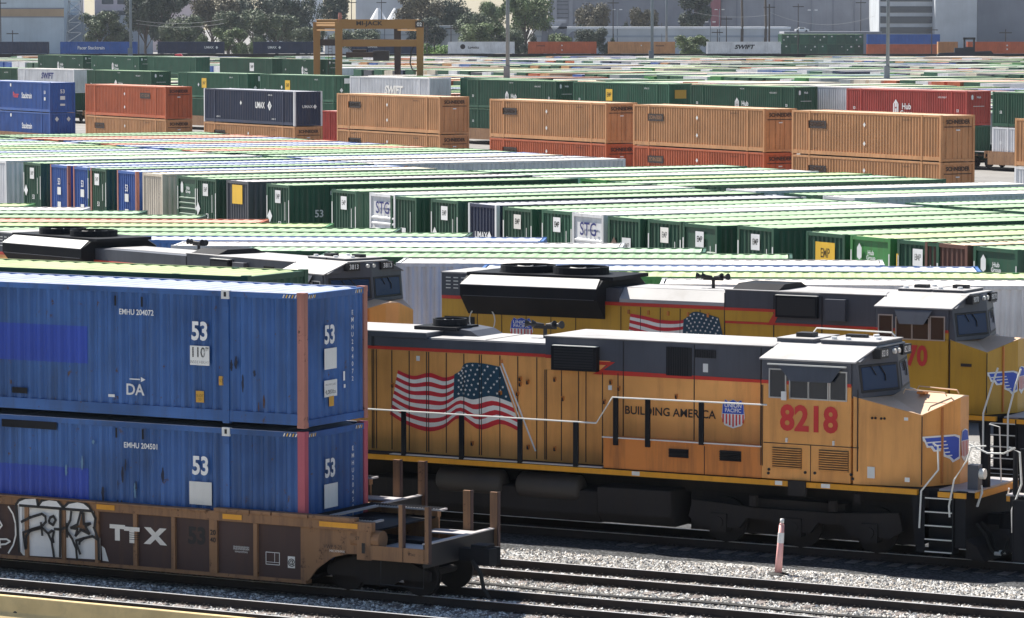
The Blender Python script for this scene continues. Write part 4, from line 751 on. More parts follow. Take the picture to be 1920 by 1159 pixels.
# ---------------- other locomotives: hood with flared radiators, shared builder
def bigloco(S0, WC, label, num, yel, xf, rad, rear, box, win, stripeZ, track_trucks, mural=None, dz=0, numx=None, ventc='black', place=None):
    """all x relative to S0; xf cab front wall, rad = (x0, x1) radiator flare, rear = hood rear end, box = (x0,x1,x2) tall cabinets"""
    e = empty('locomotive', place[0] if place else NEAR.at(S0, WC, dz), place[1] if place else -29, label, 'locomotive', 'locomotives standing in the yard')
    xc = xf-2.1
    b = MB(); b.box(rear-1.2, xf+1.2, -1.45, 1.45, 1.42, 1.6, 'tank'); b.build('underframe', e)
    b = MB(); b.box(rear-1.2, xf+1.4, -1.56, -1.45, 1.5, 1.62, 'sillyel'); b.box(rear-1.2, xf+1.4, 1.45, 1.56, 1.5, 1.62, 'sillyel'); b.build('sill_stripe', e)
    b = MB(); b.box(rear, box[0], -1.0, 1.0, 1.62, 4.12, yel); b.box(rear, box[0], -1.006, 1.006, 4.12, 4.22, 'lred'); b.build('engine_hood', e, .012)
    b = MB(); b.box(rear, rad[0]+.2, -1.0, 1.0, 4.22, 4.86, 'lgrey'); b.box(rear-.02, rad[0]+.2, -1.02, 1.02, 4.86, 4.9, 'lroof')
    for i in range(4):
        for k in range(4): b.box(rear+.15+i*.25, rear+.3+i*.25, -1.015, -1.0, 4.42+k*.1, 4.45+k*.1, 'hand')
    b.build('rear_hood', e)
    b = MB(); b.prism([(-1.02, 3.72), (-1.5, 4.28), (-1.5, 4.58), (-1.12, 4.82), (1.12, 4.82), (1.5, 4.58), (1.5, 4.28), (1.02, 3.72)], (rad[0], 0, 0), Y, Z, (rad[1]-rad[0], 0, 0), 'black')
    b.build('radiator_wing', e, .01)
    b = MB()
    for sg in (-1, 1): b.hexa([(rad[0]+.02, sg*1.52, 4.585), (rad[1]-.02, sg*1.52, 4.585), (rad[1]-.1, sg*1.14, 4.83), (rad[0]+.15, sg*1.14, 4.83), (rad[0]+.02, sg*1.52, 4.605), (rad[1]-.02, sg*1.52, 4.605), (rad[1]-.1, sg*1.14, 4.855), (rad[0]+.15, sg*1.14, 4.855)], 'lroof')
    b.box(rad[0], rad[1]+.3, -1.1, 1.1, 4.82, 4.92, 'black'); b.box(rad[0]+.1, rad[1]-.1, -1.52, -1.5, 4.27, 4.285, 'lgrey'); b.build('radiator_cover', e)
    for k in (.33, .72): fan(e, rad[0]+(rad[1]-rad[0])*k, -.1, 4.92, .8, .2)
    b = MB(); b.prism([(-1.0, 4.22), (-1.0, 4.32 if ventc == 'black' else 4.6), (-.7, 4.62), (.7, 4.62), (1.0, 4.32 if ventc == 'black' else 4.6), (1.0, 4.22)], (rad[1]+.45, 0, 0), Y, Z, (box[0]-rad[1]-.45, 0, 0), 'lroof' if ventc == 'black' else 'lgrey'); b.box(rad[1], rad[1]+.45, -.95, .95, 4.22, 4.6, 'lgrey')
    b.box(rad[1]+.5, box[0], -.69, .69, 4.62, 4.63, 'lroof'); b.build('hood_roof', e)
    horn(e, box[0]-.9, .1, 4.63)
    b = MB(); b.box(box[0], xc, -1.03, 1.03, 1.62, stripeZ, yel); b.box(box[0], xc, -1.034, 1.034, stripeZ, stripeZ+.07, 'lred'); b.box(box[0], xc, -1.03, 1.03, stripeZ+.07, 4.68, 'lgrey'); b.box(box[0]-.02, xc+.1, -1.05, 1.05, 4.68, 4.71, 'lroof'); b.build('cabinet', e, .012)
    b = MB(); b.box(box[1], box[2], -1.16, -1.03, 4.0, 4.6, 'black'); b.box(box[1]+.06, box[2]-.06, -1.17, -1.15, 4.06, 4.54, 'bk'); b.box(box[1], box[2], -1.18, -1.03, 4.6, 4.615, 'hand'); b.build('air_intake', e)
    b = MB(); b.box(box[2]+.25, box[2]+.85, -1.2, -1.03, 3.95, 4.55, 'lgrey'); b.box(box[2]+1.7, box[2]+2.25, -1.05, -1.03, 3.5, 4.5, 'black'); b.build('equipment_box', e, .01)
    b = MB(); b.prism([(-.95, 4.71), (-.55, 4.86), (.55, 4.86), (.95, 4.71)], (box[0]+.2, 0, 0), Y, Z, (1.4, 0, 0), 'black'); b.build('exhaust_hatch', e)
    b = MB(); b.flat((0, -1.04, 0), X, Z, [(box[0], stripeZ+.07), (box[1]-.25, stripeZ+.07), (box[1]+.0, 4.12), (box[0], 4.12)], yel)
    b.flat((0, -1.044, 0), X, Z, [(box[0], 4.12), (box[1]+.05, 4.12), (box[1]+.05, 4.2), (box[0], 4.2)], 'lred'); b.flat((0, -1.044, 0), X, Z, [(box[1]-.3, stripeZ), (box[1]-.1, stripeZ+.0), (box[1]+.1, 4.16), (box[1]-.05, 4.16)], 'lred'); b.build('zigzag_stripe', e)
    b = MB(); seam(b, [rad[1]+.5+i*.62 for i in range(int((box[0]-rad[1]-.5)/.62))]+[rad[0]+.3+i*.8 for i in range(5)], -1.0, 1.7, 4.1, w=.008); seam(b, [box[0], box[1]-.1, box[2]+.1], -1.03, 1.7, 4.6, w=.012); b.build('door_seam', e)
    b = MB()
    for i in range(int((box[0]-rad[1]-.5)/.62)): x = rad[1]+.72+i*.62; b.box(x, x+.06, -1.04, -1.0, 3.9, 4.02, 'lora'); b.box(x+.0, x+.06, -1.03, -1.0, 2.2, 2.3, 'lora')
    b.build('door_latch', e)
    b = MB(); shield(b, rad[0]+1.75, -1.01, 3.35, .62, .75); b.build('shield_emblem', e)
    b = MB(); b.box(rear+.1, rear+1.1, -1.015, -1.0, 2.6, 3.62, 'bk'); b.build('rear_opening', e)
    b = MB(); b.tube([(rad[0]+.5+.42*math.cos(t), -1.08, 3.55+.42*math.sin(t)) for t in np.linspace(0, 6.28, 20)], .02, 'hand', 5); b.build('brake_wheel', e)
    if mural: mural(e)
    cab(e, xc, xf, 3.0, 1.62, 4.45, 4.8, num, yel, nose=(1.0, 1.5), zn=3.62, zc=3.3, split=3.82)
    side_windows(e, xc+.1, xf-.12, -1.5, 3.6, 4.2)
    b = MB(); x0_, x1_ = xc+.55, xf-.45; b.hexa([(x0_+.2, -1.66, 4.0), (x1_-.2, -1.66, 4.0), (x1_, -1.53, 4.38), (x0_, -1.53, 4.38), (x0_+.2, -1.68, 4.0), (x1_-.2, -1.68, 4.0), (x1_, -1.55, 4.38), (x0_, -1.55, 4.38)], 'lgrey'); b.build('window_awning', e)
    b = MB(); b.text(((xc+xf)/2-.15, -1.515, 3.12), X, Z, num, .74, 'rd', .035, .82); b.box(xc+1.2, xf, -1.51, -1.5, 3.6, 3.61, 'bk'); b.build('road_number', e)
    b = MB(); seam(b, [xf+.05], -1.5, 1.7, 3.6, w=.006); b.box(xf+.35, xf+.65, -1.47, -1.44, 2.91, 2.99, 'dk'); b.build('panel_seam', e)
    b = MB()
    for a, c in ((xc+.3, xc+1.2), (xc+1.3, xf+.1)): b.box(a, c, -.7, .7, 4.8, 4.87, 'lgrey'); b.box(a-.02, c+.02, -.72, .72, 4.87, 4.885, 'lroof')
    b.box(xc+.6, xc+.95, -.3, .0, 4.885, 4.97, 'bk'); b.box(xc+1.6, xc+2, .0, .25, 4.885, 4.98, 'bk')
    for dx, dy in ((.45, -.5), (1.45, -.5), (1.9, -.2), (.9, .4)): b.tube([(xc+dx, dy, 4.885), (xc+dx, dy, 4.94)], .07, 'wt', 10)
    b.build('air_conditioner', e)
    steps(e, xf+1.25, xf+1.95, 1.62); pilot(e, xf+2.15, 1.62)
    b = MB()
    for pl in ([(xf+1.45, -1.57, 2.93), (xf+1.3, -1.57, 2.5), (xf+1.05, -1.57, 1.7), (xf+1.05, -1.57, .6)], [(xf+2.1, -1.57, 2.93), (xf+1.95, -1.57, 2.5), (xf+1.75, -1.57, 1.7), (xf+1.75, -1.57, .6)]): b.tube(pl, .026, 'hand', 6)
    b.build('step_handrail', e)
    b = MB(); b.tube([(rear, -1.5, 2.68), (box[1], -1.5, 2.68), (box[1]+.4, -1.5, 3.3), (xc, -1.5, 3.3)], .02, 'hand', 5); b.build('handrail', e)
    locotrucks(e, track_trucks)
    b = MB(); b.prism([(-1.35, .5), (-1.1, .28), (1.1, .28), (1.35, .5), (1.4, 1.2), (-1.4, 1.2)], ((track_trucks[0]+track_trucks[1])/2-2.8, 0, 0), Y, Z, (5.6, 0, 0), 'tank'); b.build('fuel_tank', e, .04)
    return e
def mural9070(e):
    f = lambda pts: [(NEAR.S(px, py, 93.09)[0]+46, NEAR.S(px, py, 93.09)[1]) for px, py in pts]
    flagmural(e, f([(1182, 588), (1210, 593), (1240, 600), (1280, 600), (1300, 586), (1325, 590), (1348, 597)]), f([(1175, 665), (1205, 680), (1240, 690), (1275, 680), (1310, 690), (1340, 690), (1372, 700)]), -1.012)
bigloco(-46, 94.1, 'yellow locomotive numbered 9070 with wide black radiator wings, behind the front one', '9070', 'lyel2', 8.0, (-7.04, -2.6), -7.93, (1.15, 2.75, 4.0), None, 3.76, (3.6, -6.0), mural9070)
bigloco(0, 0, 'dark roofed locomotive numbered 3813, its cab and nose showing over the blue stack', '3813', 'lyel', 5.75, (-12.3, -7.45), -13.6, (-2.1, -.6, .4), None, 3.76, (1.8, -10.5), None, ventc='g', place=(L3.at(-5.75, 1.5, 0), -50))
# the unit coupled at the right edge
e = empty('locomotive', NEAR.at(-20, 78.75, 0), 151, 'locomotive at the right edge showing only its ladder and white handrails', 'locomotive', 'locomotives standing in the yard')
b = MB(); b.box(-3, 9.2, -1.45, 1.45, 1.42, 1.6, 'tank'); b.box(-3, 8.6, 1.45, 1.56, 1.5, 1.62, 'sillyel'); b.build('underframe', e)
cab(e, 4.3, 6.4, 3.0, 1.62, 4.45, 4.8, '', 'lyel2', nose=(1.3, 2.0), split=3.82); steps(e, 9.35, 9.95, 1.62, 1); pilot(e, 10.1, 1.62, False)
b = MB()
for pl in ([(10.2, 1.57, 2.7), (9.95, 1.57, 2.6), (9.9, 1.57, 1.9), (10.12, 1.57, 1.3), (10.1, 1.57, .8)], [(9.1, 1.57, 2.9), (9.3, 1.57, 2.0), (9.3, 1.57, .8)]): b.tube(pl, .024, 'hand', 6)
b.tube([(10.2, 1.2, 2.65), (10.5, 1.15, 2.5), (10.9, 1.1, 2.48), (11.35, 1.05, 2.65)], .022, 'hand', 5); b.tube([(10.15, .9, 1.6), (10.15, .9, 2.6)], .06, 'black', 6); b.tube([(10.15, 1.3, 1.6), (10.15, 1.3, 2.6)], .06, 'black', 6); b.build('step_handrail', e)
locotrucks(e, (5.5,))
b = MB(); b.box(-3, 4.3, -1, 1, 1.62, 4.4, 'lyel2'); b.build('engine_hood', e)
# ------------------------------------------------------------------ chassis for parked containers
CHS = {}
def chassis(parent_pos, deg, label, group):
    e = empty('container_chassis', parent_pos, deg, label, 'trailer chassis', group)
    if 'f' not in CHS:
        b = MB()
        for y in (-.45, .45): b.box(-8, 8, y-.07, y+.07, .85, 1.15, 'black')
        for x in (-7.9, -3, 3, 7.9): b.box(x-.12, x+.12, -1.25, 1.25, 1.05, 1.2, 'black')
        b.box(-8.06, -7.95, -1.22, 1.22, .75, 1.15, 'black'); CHS['f'] = b.mesh('frame')
        b = MB()
        for y in (-1.05, -.75, .75, 1.05): b.tube([(0, y-.12, 0), (0, y+.12, 0)], .5, 'rub', 16)
        CHS['w'] = b.mesh('wheel')
    link('frame', CHS['f'], e)
    for x in (4.6, 5.8): o = link('wheel', CHS['w'], e); o.location = (x, 0, .5)
    return e
# ------------------------------------------------------------------ parking lot rows
AX = 29.0; ca, sa = math.cos(R(AX)), math.sin(R(AX)); AXV = V3((ca, sa, 0)); ROW = V3((sa, -ca, 0))
def lot_container(front_corner, axdeg, col, label, group, decs=(), ea='corr', roof=None, ztop=4.1, post=None, chs=True, sxx=1.0):
    """front_corner = top near-left corner (from the photo); the container runs away along axdeg"""
    a = R(axdeg); ax = V3((math.cos(a), math.sin(a), 0)); rw = V3((math.sin(a), -math.cos(a), 0))
    c = V3(front_corner)+ax*CL/2+rw*CW/2; c[2] = ztop-CH
    container(c, axdeg, col, label, group, decs, ea=ea, eb='door', post=post, roof=roof)
    if chs: chassis((c[0], c[1], GZ), axdeg, 'dark trailer chassis under a parked container', 'chassis under the parked containers')
NTH = ['first', 'second', 'third', 'fourth', 'fifth', 'sixth', 'seventh', 'eighth', 'ninth', 'tenth', 'eleventh', 'twelfth', 'thirteenth', 'fourteenth', 'fifteenth', 'sixteenth', 'seventeenth', 'eighteenth', 'nineteenth', 'twentieth',
       'twenty-first', 'twenty-second', 'twenty-third', 'twenty-fourth', 'twenty-fifth', 'twenty-sixth', 'twenty-seventh', 'twenty-eighth', 'twenty-ninth', 'thirtieth', 'thirty-first', 'thirty-second', 'thirty-third', 'thirty-fourth', 'thirty-fifth', 'thirty-sixth', 'thirty-seventh', 'thirty-eighth', 'thirty-ninth', 'fortieth']
def D1(emp='wt', dia=True): return EMPD('A', 1.3, 2.28, emp)+([('A', .38, 1.3, 'd', .32, 'wt')] if dia else [])+[('A', 1.5, .95, 't', '53', .34, 'wt'), ('A', 1.35, .35, 'r', .42, .3, 'dw'), ('A', .06, 1.75, 'r', .09, 1.1, 'dw'), ('A', 2.52, 1.5, 'r', .08, 1.3, 'dw'), ('A', 2.1, 1.6, 'r', .05, .9, 'dw')]
def D2(): return [('A', 1.3, 1.95, 't', '53', .5, 'wt', .02, .8), ('A', 1.3, 1.45, 'r', .5, .42, 'dw'), ('A', 1.3, .7, 'r', .48, .3, 'dw')]
def DS(): return [('A', 1.35, 2.2, 't', 'STG', .78, 'bl2', .012, 1.0), ('A', .45, 1.2, 'd', .26, 'dw')]
def DH(): return [('A', .6, 2.3, 'p', HEX(.3), 'wt'), ('A', 1.35, 2.28, 't', 'Hub', .24, 'wt'), ('A', 1.35, 2.1, 't', 'Group', .22, 'wt'), ('A', .06, 1.75, 'r', .07, 1.2, 'dw'), ('A', 2.52, 1.6, 'r', .07, 1.4, 'dw')]
SD = [('S', 1.6, 1.45, 't', '53', .5, 'dw'), ('S', 2.6, 2.45, 't', 'EMHU', .3, 'dw', 0)]
rdesc = dict(green='pale green', green2='mint green', lime='yellow green', blue='pale blue', bluepale='light blue', navy='bluish grey', white='white', cream='cream', rust_orange='salmon', grey='light grey', orange='peach', red='pink', brown='tan', dgrey='grey')
GR1 = 'parked containers whose ends face the camera in the middle row'
row1 = [(-18, 298, 'white', 'corr', None, [], 'white reefer-like'), (45, 301.7, 'green', 'corr', None, D1(), 'green EMP'), (95, 305, 'blue', 'corr', 'pinkpost', D2(), 'blue, salmon posts'), (138, 306, 'blue', 'corr', 'pinkpost', D2(), 'blue faded'), (165, 309, 'green', 'corr', None, D1('wt', False), 'green'),
        (220, 315, 'blue', 'corr', 'pinkpost', D2(), 'blue'), (268, 320, 'cream', 'corr', None, [], 'cream'), (333, 322, 'green', 'hrib', None, DH(), 'green'), (366, 331.7, 'green', 'corr', None, D1(), 'green'), (425, 336, 'dgrey', 'corr', None, [('A', 1.3, 2.2, 'r', 1.2, .95, 'yl'), ('A', 1.3, .4, 'r', .4, .4, 'dw')], 'grey'),
        (500, 341.7, 'green', 'corr', None, D1()+SD, 'green'), (622, 352, 'green', 'corr', None, D1('wt', False), 'green'), (693, 357, 'white', 'hrib', None, DS(), 'white'), (732, 366, 'green', 'corr', None, [('A', 1.3, 1.2, 'r', .5, .5, 'wt'), ('A', 2.0, 1.6, 'r', .05, 1.2, 'dw')], 'green'), (808, 372, 'green', 'corr', None, D1(), 'green'),
        (878, 380, 'navy', 'corr', 'decalwhitepost', [('A', 1.2, 1.5, 't', 'UMAX', .4, 'wt'), ('A', 1.95, 1.5, 'd', .22, 'wt')], 'navy'), (943, 390, 'green', 'corr', None, D1('mw'), 'green'), (1016, 392, 'green2', 'corr', None, D1(), 'green'), (1073, 397.7, 'white', 'hrib', None, DS(), 'white'), (1140, 405, 'green', 'corr', None, [('A', 1.5, 1.7, 'r', .7, .7, 'wt'), ('A', 1.5, 1.7, 't', 'EMP', .36, 'bk', .02, .7), ('A', .5, 1.75, 'd', .3, 'brownd'), ('A', 1.5, .95, 't', '53', .3, 'wt')], 'green'),
        (1215, 410, 'green', 'corr', None, D1('mw'), 'green'), (1280, 420, 'green', 'hrib', None, D1(), 'green'), (1383, 421, 'green', 'corr', None, D1()+SD, 'green'), (1512, 431, 'green', 'corr', None, [('A', 1.3, 2.1, 'r', 1.3, .85, 'yl'), ('A', 1.3, 2.1, 't', 'EMP', .5, 'bk', .02, .7)], 'green'), (1595, 431, 'lime', 'hrib', None, DH(), 'lime'),
        (1683, 436, 'green', 'corr', None, D1()+[('A', .02, 1.6, 'r', .12, 1.5, 'yl')], 'green'), (1735, 446, 'brown', 'corr', None, [('A', .5, 1.5, 'd', .34, 'wt')], 'brown'), (1826, 453, 'green', 'hrib', None, DH(), 'green')]
MM['bl2'] = flatmat('decal_dark_blue', (.012, .02, .16)); MM['decalwhitepost'] = MM['white']; MM['brownd'] = flatmat('placard_brown', (.15, .09, .07))
r1o = P(1073, 397.7, 4.1)
desc = dict(white='white', green='dark green', blue='blue', cream='cream', dgrey='dark grey', navy='navy blue', green2='bright green', lime='light green', brown='rust brown')
for i, (px, py, col, ea, post, decs, _) in enumerate(row1):
    # column of the photo, on the fitted row line
    r = ray(px, 400); t = r[:2]; A_ = np.array([[t[0], -ROW[0]], [t[1], -ROW[1]]]); k = np.linalg.solve(A_, r1o[:2]); fc = np.array([t[0]*k[0], t[1]*k[0], 4.1])
    zt = HC-(py-YH)/F*fc[1]*1.0
    if i == 0: lefts = fc.copy()
    zt = min(4.16, max(4.06, HC-(py-YH)/F*fc[1]))
    mk = ' with STG lettering' if 'STG' in repr(decs) else ' with salmon corner posts' if post == 'pinkpost' else ' with a yellow panel' if "'yl'" in repr(decs) and col != 'green' else ' with a white square marking' if 'EMP' in repr(decs) else ''
    lot_container(fc, AX, col, f'{desc[col]} container end{mk}, {NTH[i]} from left in middle row', GR1, decs, ea=ea, ztop=zt, post=post, roof=None if col != 'brown' else 'orange')
for i in range(14):
    fc = lefts+ROW*(-3.45*(i+1)); fc[2] = 4.1; col = ['green', 'white', 'green2', 'blue', 'green', 'lime'][i % 6]
    lot_container(fc, AX, col, f'{rdesc[col]} container roof running in from the left edge, {NTH[i]} beyond the visible row ends', 'container roofs running in from the left edge', [], chs=False)
# row 2, whose far ends reach the orange train
rng = random.Random(11)
pal2 = ['green', 'green', 'green2', 'green', 'blue', 'lime', 'white', 'green', 'navy', 'green2', 'bluepale', 'cream', 'rust_orange', 'green']
rdesc = dict(green='pale green', green2='mint green', lime='yellow green', blue='pale blue', bluepale='light blue', navy='bluish grey', white='white', cream='cream', rust_orange='salmon', grey='light grey', orange='peach', red='pink', brown='tan', dgrey='grey')
base2 = r1o+AXV*(CL+.75); t = -112.0; i = 0
while t < 26:
    fc = base2+ROW*t; col = pal2[rng.randrange(len(pal2))]
    if rng.random() < .9 and i < 40:
        lot_container(fc+AXV*rng.uniform(-.3, .5), AX, col, f'{rdesc[col]} container roof, {NTH[i]} from left in row beside the orange train', 'parked containers in the lot row beside the orange train', [], ztop=rng.choice([4.09, 4.1, 4.1, 4.12]), ea='corr', chs=(i % 2 == 0))
    t += 3.42 if rng.random() > .06 else 4.6; i += 1
# the front lot, parked at a slant behind the locomotives
FA = -4.0; fax = V3((math.cos(R(FA)), math.sin(R(FA)), 0)); L0 = P(747, 431, 4.1); fr = V3((math.cos(R(-49.6)), math.sin(R(-49.6)), 0))
pal3 = ['white', 'green2', 'green', 'rust_orange', 'lime', 'green', 'green', 'bluepale', 'white', 'green2', 'green', 'orange', 'bluepale', 'lime', 'white', 'green', 'bluepale', 'lime']
k = 0
for j in range(-7, 13):
    right = L0+fr*(j*4.3+.0); col = pal3[(j+5) % len(pal3)]
    for col_i in range(2):
        c = right-fax*(CL/2+col_i*(CL+1.4)); c = c.copy()
        wv = c@NEAR.n
        near = min((c+fax*q*CL/2)@NEAR.n for q in (-1, 1))-1.3
        near2 = min((c-A3)@L3.n-abs((fax*CL/2)@L3.n) for q in (1,))-1.0
        if near < 101.5 or near2 < 3.6: continue
        sc_ = c[0]/c[1]*F+CX
        if sc_ < -900 or sc_ > 2600: continue
        if col_i: col = pal3[(j*3+col_i) % len(pal3)]
        c[2] = 4.1-CH+rng.choice([-.01, 0, .01]); k += 1; col = 'white' if k == 14 else 'green' if k == 13 else col
        container(c, FA, col, f'{rdesc[col]} slanted container roof behind the locomotives, {NTH[min(k-1, 39)]} from far end', 'parked containers in the slanted row behind the locomotives', [], ea='corr', eb='corr')
        chassis((c[0], c[1], GZ), FA, 'dark trailer chassis under a parked container', 'chassis under the parked containers')
# ------------------------------------------------------------------ the orange train in the middle distance
def stack(line, s0, s1, w, specs, deg, group, tops=6.3, ends='door'):
    c = line.at((s0+s1)/2, w+CW/2, 0); sx = (s1-s0)/CL; z = tops-CH
    for i, (col, label, decs, eb) in enumerate(specs):
        container((c[0], c[1], z-i*(CH+.04)), -deg, col, label, group, decs, ea='corr', eb=eb, post='decalwhitepost' if col == 'navy' else None, sx=sx)
SCH = lambda r=False: [('S', 2.9 if not r else 12.2, 2.0, 'r', 2.0, .5, 'dk'), ('S', 2.9 if not r else 12.2, 2.0, 't', 'SCHNEIDER', .36, 'orangep', .02, .85), ('B', 1.3, 2.45, 't', 'SCHNEIDER', .36, 'dk', .03, .95), ('B', 1.3, 2.15, 'r', 2.1, .05, 'dk'), ('B', 1.3, 1.95, 'r', .3, .08, 'wt'),
       ('S', 8.1, 2.1, 'd', .16, 'dw'), ('S', 8.1, .9, 'd', .16, 'dw'), ('S', 2.7, 2.62, 't', 'SNLU 948', .13, 'dk', 0), ('S', 12.6, 2.5, 't', 'SNLU 948 213', .14, 'dk', 0), ('S', 2.7, .45, 't', '53 FT', .13, 'dk', 0), ('S', 12.6, .45, 't', '53 FT', .13, 'dk', 0)]
MM['orangep'] = MM['orange']
gm = 'double stacked containers of the orange train'
UM = [('S', 10.2, 1.6, 't', 'UMAX', .72, 'wt', .03, .8), ('S', 11.9, 1.6, 'd', .42, 'wt'), ('S', 11.9, 1.6, 'd', .26, 'navy'), ('S', 12, 2.5, 't', 'UMXU 265', .16, 'wt', 0), ('S', 2.7, .5, 't', 'UMAX 53', .18, 'wt', 0), ('S', 12.6, .5, 't', 'UMAX 53', .18, 'wt', 0), ('S', 6.8, 1.75, 'd', .2, 'dw'), ('B', 1.2, 1.6, 't', 'UMAX', .34, 'wt'), ('B', 1.9, 1.6, 'd', .2, 'wt')]
PAC = [('S', 8.2, 1.55, 't', 'Pacer', .75, 'rd', .02, .8), ('S', 10.8, 1.52, 't', 'Stacktrain', .75, 'wt', .02, .8), ('S', 7, 2.5, 'r', .3, .3, 'dw'), ('S', 15.0, 1.9, 't', '53', .4, 'wt'), ('S', 15.0, 1.3, 'r', .35, .3, 'dw'), ('B', 1.3, 2.0, 't', '53', .5, 'wt'), ('B', 1.3, 1.4, 'r', .5, .35, 'dw'), ('B', 1.3, .75, 'r', .5, .2, 'dw')]
midt = [(-106.6, -89.2, [('blue', 'blue container with Pacer lettering on top of the leftmost stack', PAC, 'corr'), ('blue', 'blue container at the bottom of the leftmost stack of the orange train', PAC[1:3]+[('B', .7, 2.3, 'd', .25, 'dw'), ('B', 1.9, 2.3, 'd', .25, 'dw')], 'corr')]),
 (-80.6, -62.5, [('rust_orange', 'red orange container on top of the stack beside the blue one', SCH(True), 'door'), ('orange', 'tan orange container under the leftmost red orange one', SCH(), 'door')]),
 (-54.4, -36.6, [('navy', 'navy container with white posts and UMAX lettering on an orange one', UM, 'corr'), ('orange', 'tan orange container under the navy one', SCH(), 'door')]),
 (-28.8, -11.3, [('orange', 'top orange container just right of the navy stack', SCH(), 'door'), ('orange', 'bottom orange container just right of the navy stack', SCH(), 'door')]),
 (-3.4, 13.6, [('orange', 'orange container stacked on the left of the two long red ones', SCH(), 'door'), ('rust_orange', 'left one of the two red orange containers at the bottom of the train', SCH(), 'door')]),
 (17.3, 34.0, [('orange', 'orange container stacked on the right of the two long red ones', SCH(), 'door'), ('rust_orange', 'right one of the two red orange containers at the bottom of the train', SCH(), 'door')]),
 (37.3, 53.8, [('orange', 'largest top orange container, nearest full one of the orange train', SCH(), 'door'), ('orange', 'largest bottom orange container, nearest full one of the orange train', SCH(), 'door')]),
 (61.3, 77.5, [('orange', 'orange container cut off by the right edge of the picture', SCH(), 'door'), ('white', 'white corrugated container cut off by the right edge under an orange one', [], 'door')])]
def simplewell(line, s0, s1, w, label, group, M='wsill'):
    e = empty('well_car', line.at(s1, w, 0), -line.deg, label, 'well car', group); L_ = s1-s0
    for sg in (-1, 1): y0, y1 = sorted((sg*1.42, sg*1.34)); MB().box(-L_-.4, .4, y0, y1, .3, 1.4, M).build('side_panel', e)
    b = MB(); b.box(.4, 2.6, -1.2, 1.2, .95, 1.15, 'tank'); b.box(.5, 2.4, -1.25, -.9, 1.3, 1.35, 'grate'); b.box(2.3, 2.4, -1.3, 1.3, .8, 1.4, M); b.box(-L_-2.2, -L_-.4, -1.2, 1.2, .95, 1.15, M); b.build('end_platform', e)
    for ax in (.7, 2.2):
        b = MB()
        for y in (-.74, .74): b.tube([(ax, y-.06, .42), (ax, y+.06, .42)], .43, 'tank', 16)
        b.tube([(ax, -.9, .42), (ax, .9, .42)], .08, 'tank', 8); b.build('wheelset', e)
for i, (a, c, sp_) in enumerate(midt):
    stack(MID, a, c, 0, sp_, MID.deg, gm); simplewell(MID, a, c, CW/2, f'dark rusty well car under the {NTH[i]} stack from the left of the orange train', 'well cars of the orange train')
b = track(CW/2, -300, 110, 0, 0, 'railroad track under the orange container train', MID, False)
# ------------------------------------------------------------------ the green train behind it
gg = 'double stacked containers of the green train'
HB = HUBD('S', 7.4, 1.15, 1.0)+[('S', 8.2, 2.6, 't', 'HGIU 530', .16, 'wt', 0), ('S', 13, 2.3, 't', 'HGIU 530217', .2, 'wt', 0), ('S', 1.1, 1.2, 't', '53', .32, 'wt'), ('S', 15, 1.2, 't', '53', .32, 'wt'), ('B', .6, 2.35, 'p', HEX(.22), 'wt'), ('B', 1.3, 2.35, 't', 'Hub', .26, 'wt'), ('B', 1.3, 1.6, 'r', 1.2, .04, 'dw')]
EY = EMPD('S', 6.2, 1.7, 'yl', 1.1)+[('S', 4.9, 1.5, 'd', .22, 'wt'), ('S', 12.5, 2.4, 't', 'EMHU 53', .2, 'wt', 0), ('S', 1.1, 1.2, 't', '53', .3, 'wt'), ('B', 1.7, 2.3, 'r', .7, .55, 'dw'), ('B', 1, 1.3, 'd', .25, 'dw')]
EB = EMPD('S', 6.2, 1.7, 'yl', 1.1)+[('S', 1.1, 1.2, 't', '53', .3, 'wt'), ('B', 1.3, 1.9, 'r', 1.3, .8, 'oy'), ('S', 12.5, 2.4, 't', 'EMHU 53', .2, 'wt', 0)]
SW = [('S', 8.6, 2.0, 't', 'SWIFT', 1.0, 'bl2', .03, 1.2, .25)]; SWF = [('S', 9, 1.5, 't', 'SWIFT', 1.2, 'mw', .04, 1.05, .25)]
g2 = [(0, 'green', 'green container at the left edge beside the SWIFT one', HB, -120, -113.5, 'door'), (0, 'white', 'white SWIFT container at left in the green train', SW, -113.3, -97.6, 'door'), (0, 'green', 'dark green Hub container right of the white SWIFT one', HB, -94.1, -77.4, 'corr'),
      (0, 'green2', 'green EMP container with yellow square, above the navy stack', EY, -70.7, -54.2, 'door'), (0, 'green2', 'green EMP container just left of the faded grey SWIFT container', EY, -51.3, -35.2, 'door'), (0, 'white', 'faded grey white SWIFT container below the yard crane', SWF, -31.7, -15.6, 'door'),
      (0, 'green', 'green Hub container right of the lamp pole base', HB, -8.3, 7.8, 'corr'), (0, 'green2', 'green EMP container with dark yellow patch, right of the lamp pole', EB, 10.9, 26.9, 'door'), (0, 'green', 'green Hub container left of the white corrugated one', HB, 30.3, 46.1, 'corr'), (0, 'red', 'red Hub container, the only red one in the green train', HUBD('S', 6.8, 1.3, 1.15)+HB[-6:], 53.6, 69.8, 'corr'),
      (0, 'green', 'green container cut off by the right edge beside the red one', HB, 73.1, 89, 'corr')]
low = ['green', 'green', 'green', 'green', 'green2', 'green', 'green', 'green', 'green', 'green', 'white']
for i, (w_, col, lab, dc, a, c, eb) in enumerate(g2):
    a = c-16.2 if i == 0 else a
    stack(GR2, a, c, 0, [(col, lab, dc, eb), (low[i], f'{desc[low[i]]} lower container, {NTH[i]} from the left in the green train', [('S', 1.1, 1.6, 't', '53', .3, 'wt')], 'corr')], GR2.deg, gg)
    simplewell(GR2, a, c, CW/2, f'well car under the {NTH[i]} stack from the left of the green train', 'well cars of the green train')
